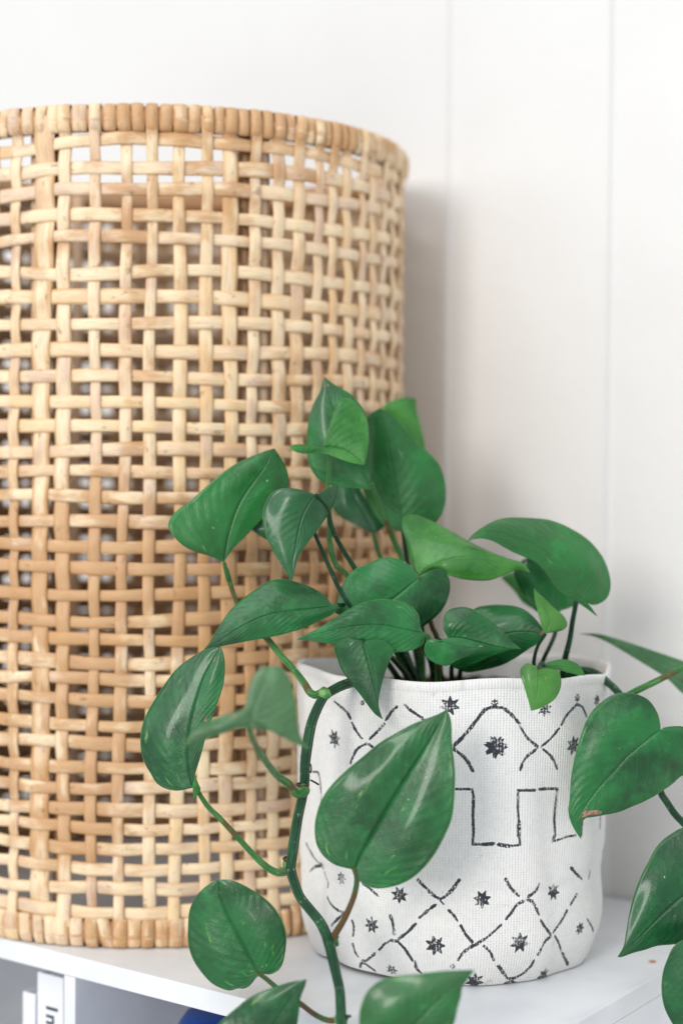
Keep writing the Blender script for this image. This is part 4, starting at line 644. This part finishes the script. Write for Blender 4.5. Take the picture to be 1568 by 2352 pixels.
# soil
bm = bmesh.new(); bmesh.ops.create_grid(bm, x_segments=90, y_segments=90, size=1)
keep = []
for v in bm.verts:
    x, y = v.co.x, v.co.y; rr = math.hypot(x, y); m = max(abs(x), abs(y)); k = m / rr if rr > 0 else 1
    x, y = x * k, y * k; rr = math.hypot(x, y); th = math.atan2(x, -y)
    ex, ey = pot_point(th, .165, .0030)
    v.co = (PC[0] + (ex - PC[0]) * rr, PC[1] + (ey - PC[1]) * rr, .1655 + .005 * (1 - rr) + .0016 * (math.sin(x * 21) * math.sin(y * 17)) + random.uniform(-.0014, .0014))
me = bpy.data.meshes.new('potting_soil'); bm.to_mesh(me); bm.free()
for _ in range(220):
    pass
soil = link('potting_soil', me, M_SOIL); tag(soil, 'dark brown crumbly potting soil filling the canvas planter', None, None, 'stuff')

# ------------------------------------------------------------------ the vine
plant = empty('vine_plant', (PC[0], PC[1], .15)); tag(plant, 'trailing pothos vine with glossy heart-shaped leaves growing from the printed planter', 'plant')
DAMAGE = {'W': [(.875, .30, .035, .28, 1), (.84, .62, .03, .25, .95), (.66, -.45, .16, .012, .95)], 'P': [(.48, .72, .022, .10, 1), (.90, .15, .03, .1, 1)], 'K': [(.97, 0, .05, .5, 1)],
          'C': [(.93, .2, .018, .15, 1)], 'T': [(.20, .02, .10, .03, .9)], 'Q': [(.62, -.6, .04, .12, .9)], 'B': [(.02, 0, .04, .2, 1), (.30, .25, .012, .04, 1)], 'L2': [(.97, -.2, .10, .5, .8)], 'O': [(.35, .1, .012, .04, 1)], 'R': [(1, 0, .015, .9, 1)]}
def make_leaf(key, d):
    NU, NC = 56, 13
    mid, L_, R_ = (catmull(np.array(d[k]) / 1e4, NU) for k in 'mlr')
    ax = mid[-1] - mid[0]; ln = np.linalg.norm(ax); ax = ax / ln
    def mids(edge):
        pr = np.clip((edge - mid[0]) @ ax / ln, 0, 1); pr = np.maximum.accumulate(pr); s = np.linspace(0, 1, NU)
        pr = (.80 * pr + .20 * s) * (.90 + .10 * s); ker = np.ones(7) / 7
        pr = np.convolve(np.pad(pr, 3, 'edge'), ker, 'valid'); pr[0] = 0; pr[-1] = 1
        ss = np.linspace(0, 1, NU); return np.stack([np.interp(pr, ss, mid[:, k]) for k in range(3)], 1), pr
    rng = np.random.default_rng(sum(map(ord, key)))
    V = []; U = []; F = []
    for side, E in ((-1, L_), (1, R_)):
        Mi, pr = mids(E); base = len(V)
        W_ = E - Mi; wl = np.linalg.norm(W_, axis=1)
        T = np.gradient(Mi + W_ * .5, axis=0); Nn = np.cross(T, W_); Nn /= np.linalg.norm(Nn, axis=1)[:, None] + 1e-9
        Nn *= np.sign(np.median(-Nn[:, 1]))          # toward the room
        ker = np.ones(9) / 9; Nn = np.stack([np.convolve(np.pad(Nn[:, k], 4, 'edge'), ker, 'valid') for k in range(3)], 1)
        ph = rng.uniform(0, 6); ph2 = rng.uniform(0, 6)
        for i in range(NU):
            s = i / (NU - 1)
            for c in range(NC):
                q = c / (NC - 1); h = wl[i] * (.055 * (1 - math.cos(2 * math.pi * q ** .9)) / 2 * 1.4 + .035 * math.sin(math.pi * q) ** 2 * math.sin(9 * s + ph))
                h += wl[i] * .035 * q ** 3 * math.sin(17 * s + ph2)
                h -= 0
                ripple = .0 * math.sin(70 * (pr[i] - .15 * q) + ph) * min(1, q * 4) * (1 - q ** 4) * min(1, wl[i] / .01)
                V.append(Mi[i] + W_[i] * q + Nn[i] * (h + ripple)); U.append((s, side * q, 0))
        f = grid_faces(NU, NC)
        a, b, c_ = V[base + NC * 20], V[base + NC * 20 + 5], V[base + NC * 21]
        nn = np.cross(b - a, c_ - a)
        if nn @ Nn[20] > 0: f = [tuple(reversed(x)) for x in f]
        F += [tuple(base + i for i in x) for x in f]
    # weld the two halves along the midrib
    nh = NU * NC; remap = list(range(len(V)))
    # both halves share midrib lines only approximately, so each keeps its own row and the rows are tucked together
    me = mesh('leaf', V, F); U = np.array(U); point_attr(me, 'leaf_uv', U, 3)
    D_ = np.zeros(len(V))
    for (a, b, ra, rb, k) in DAMAGE.get(key, ()): D_ = np.maximum(D_, k * np.clip(1.25 - np.hypot((U[:, 0] - a) / ra, (U[:, 1] - b) / rb) * .75, 0, 1))
    point_attr(me, 'damage', D_)
    o = link('leaf', me, LEAFM[d['kind']], plant)
    so = o.modifiers.new('thickness', 'SOLIDIFY'); so.thickness = .00035; so.offset = 0
    return o
LEAF_LABEL = {'S': 'large glossy leaf hanging in front of the planter', 'P': 'shiny leaf hanging at the far left with a small brown spot', 'Q': 'blurred nearest leaf with its tip pointing left',
 'W': 'broad leaf with a brown dried patch near its tip', 'A': 'big matt leaf standing highest on the left', 'C2': 'light green folded leaf at the very top', 'Z': 'small bright heart-shaped leaf over the planter rim',
 'J': 'small new folded leaf', 'CC': 'far blurred grey-green leaf at the right', 'V': 'leaf with a pale variegated streak at the bottom', 'G': 'pale green folded leaf in the middle'}
for key, d in LEAVES.items():
    o = make_leaf(key, d)
    if key in LEAF_LABEL: o['label'] = LEAF_LABEL[key]
for nm, pts, r0, r1, kind in STEMS:
    P = np.array(pts) / 1e4
    n = max(12, int(np.linalg.norm(np.diff(P, axis=0), axis=1).sum() / .0022)); C_ = catmull(P, n)
    s = np.linspace(0, 1, n); rad = r0 + (r1 - r0) * s; rad = rad * (.93 if nm == 'vine' else .9) * (1 + .05 * np.sin(s * n * .23 + r0 * 9e3))
    V, F, uv = tube(C_, rad, 14); me = mesh(nm, V, F); point_attr(me, 'stem_uv', uv, 3)
    link(nm, me, STEMM[kind], plant)
for k, (c, ax) in enumerate(NODES[1:4]):
    c0 = Vector(c); rr = np.random.default_rng(k + 40); V = []; F = []
    for i in range(20):
        t = 2 * math.pi * i / 20; r_ = .0033 * (1 + .08 * rr.normal())
        for dz, dr in ((-.0007, 0), (.0002, .0007), (.0010 + .0005 * rr.random(), .0003)): V.append((c0.x + (r_ + dr) * math.cos(t), c0.y + (r_ + dr) * math.sin(t), c0.z + .0030 + dz))
    me = mesh('sheath_scar', V, grid_faces(20, 3, True)); point_attr(me, 'stem_uv', [(0, 0, 0)] * len(V), 3); link('sheath_scar', me, STEMM[3], plant)
for k, (c, ax) in enumerate(NODES):
    c = Vector(c); a = Vector(ax).normalized(); b = a.orthogonal().normalized(); w = a.cross(b)
    blob('stem_node', c, (a * .0040, b * .0035, w * .0034), M_NODE, plant, k, .18)

SC.render.engine = 'CYCLES'
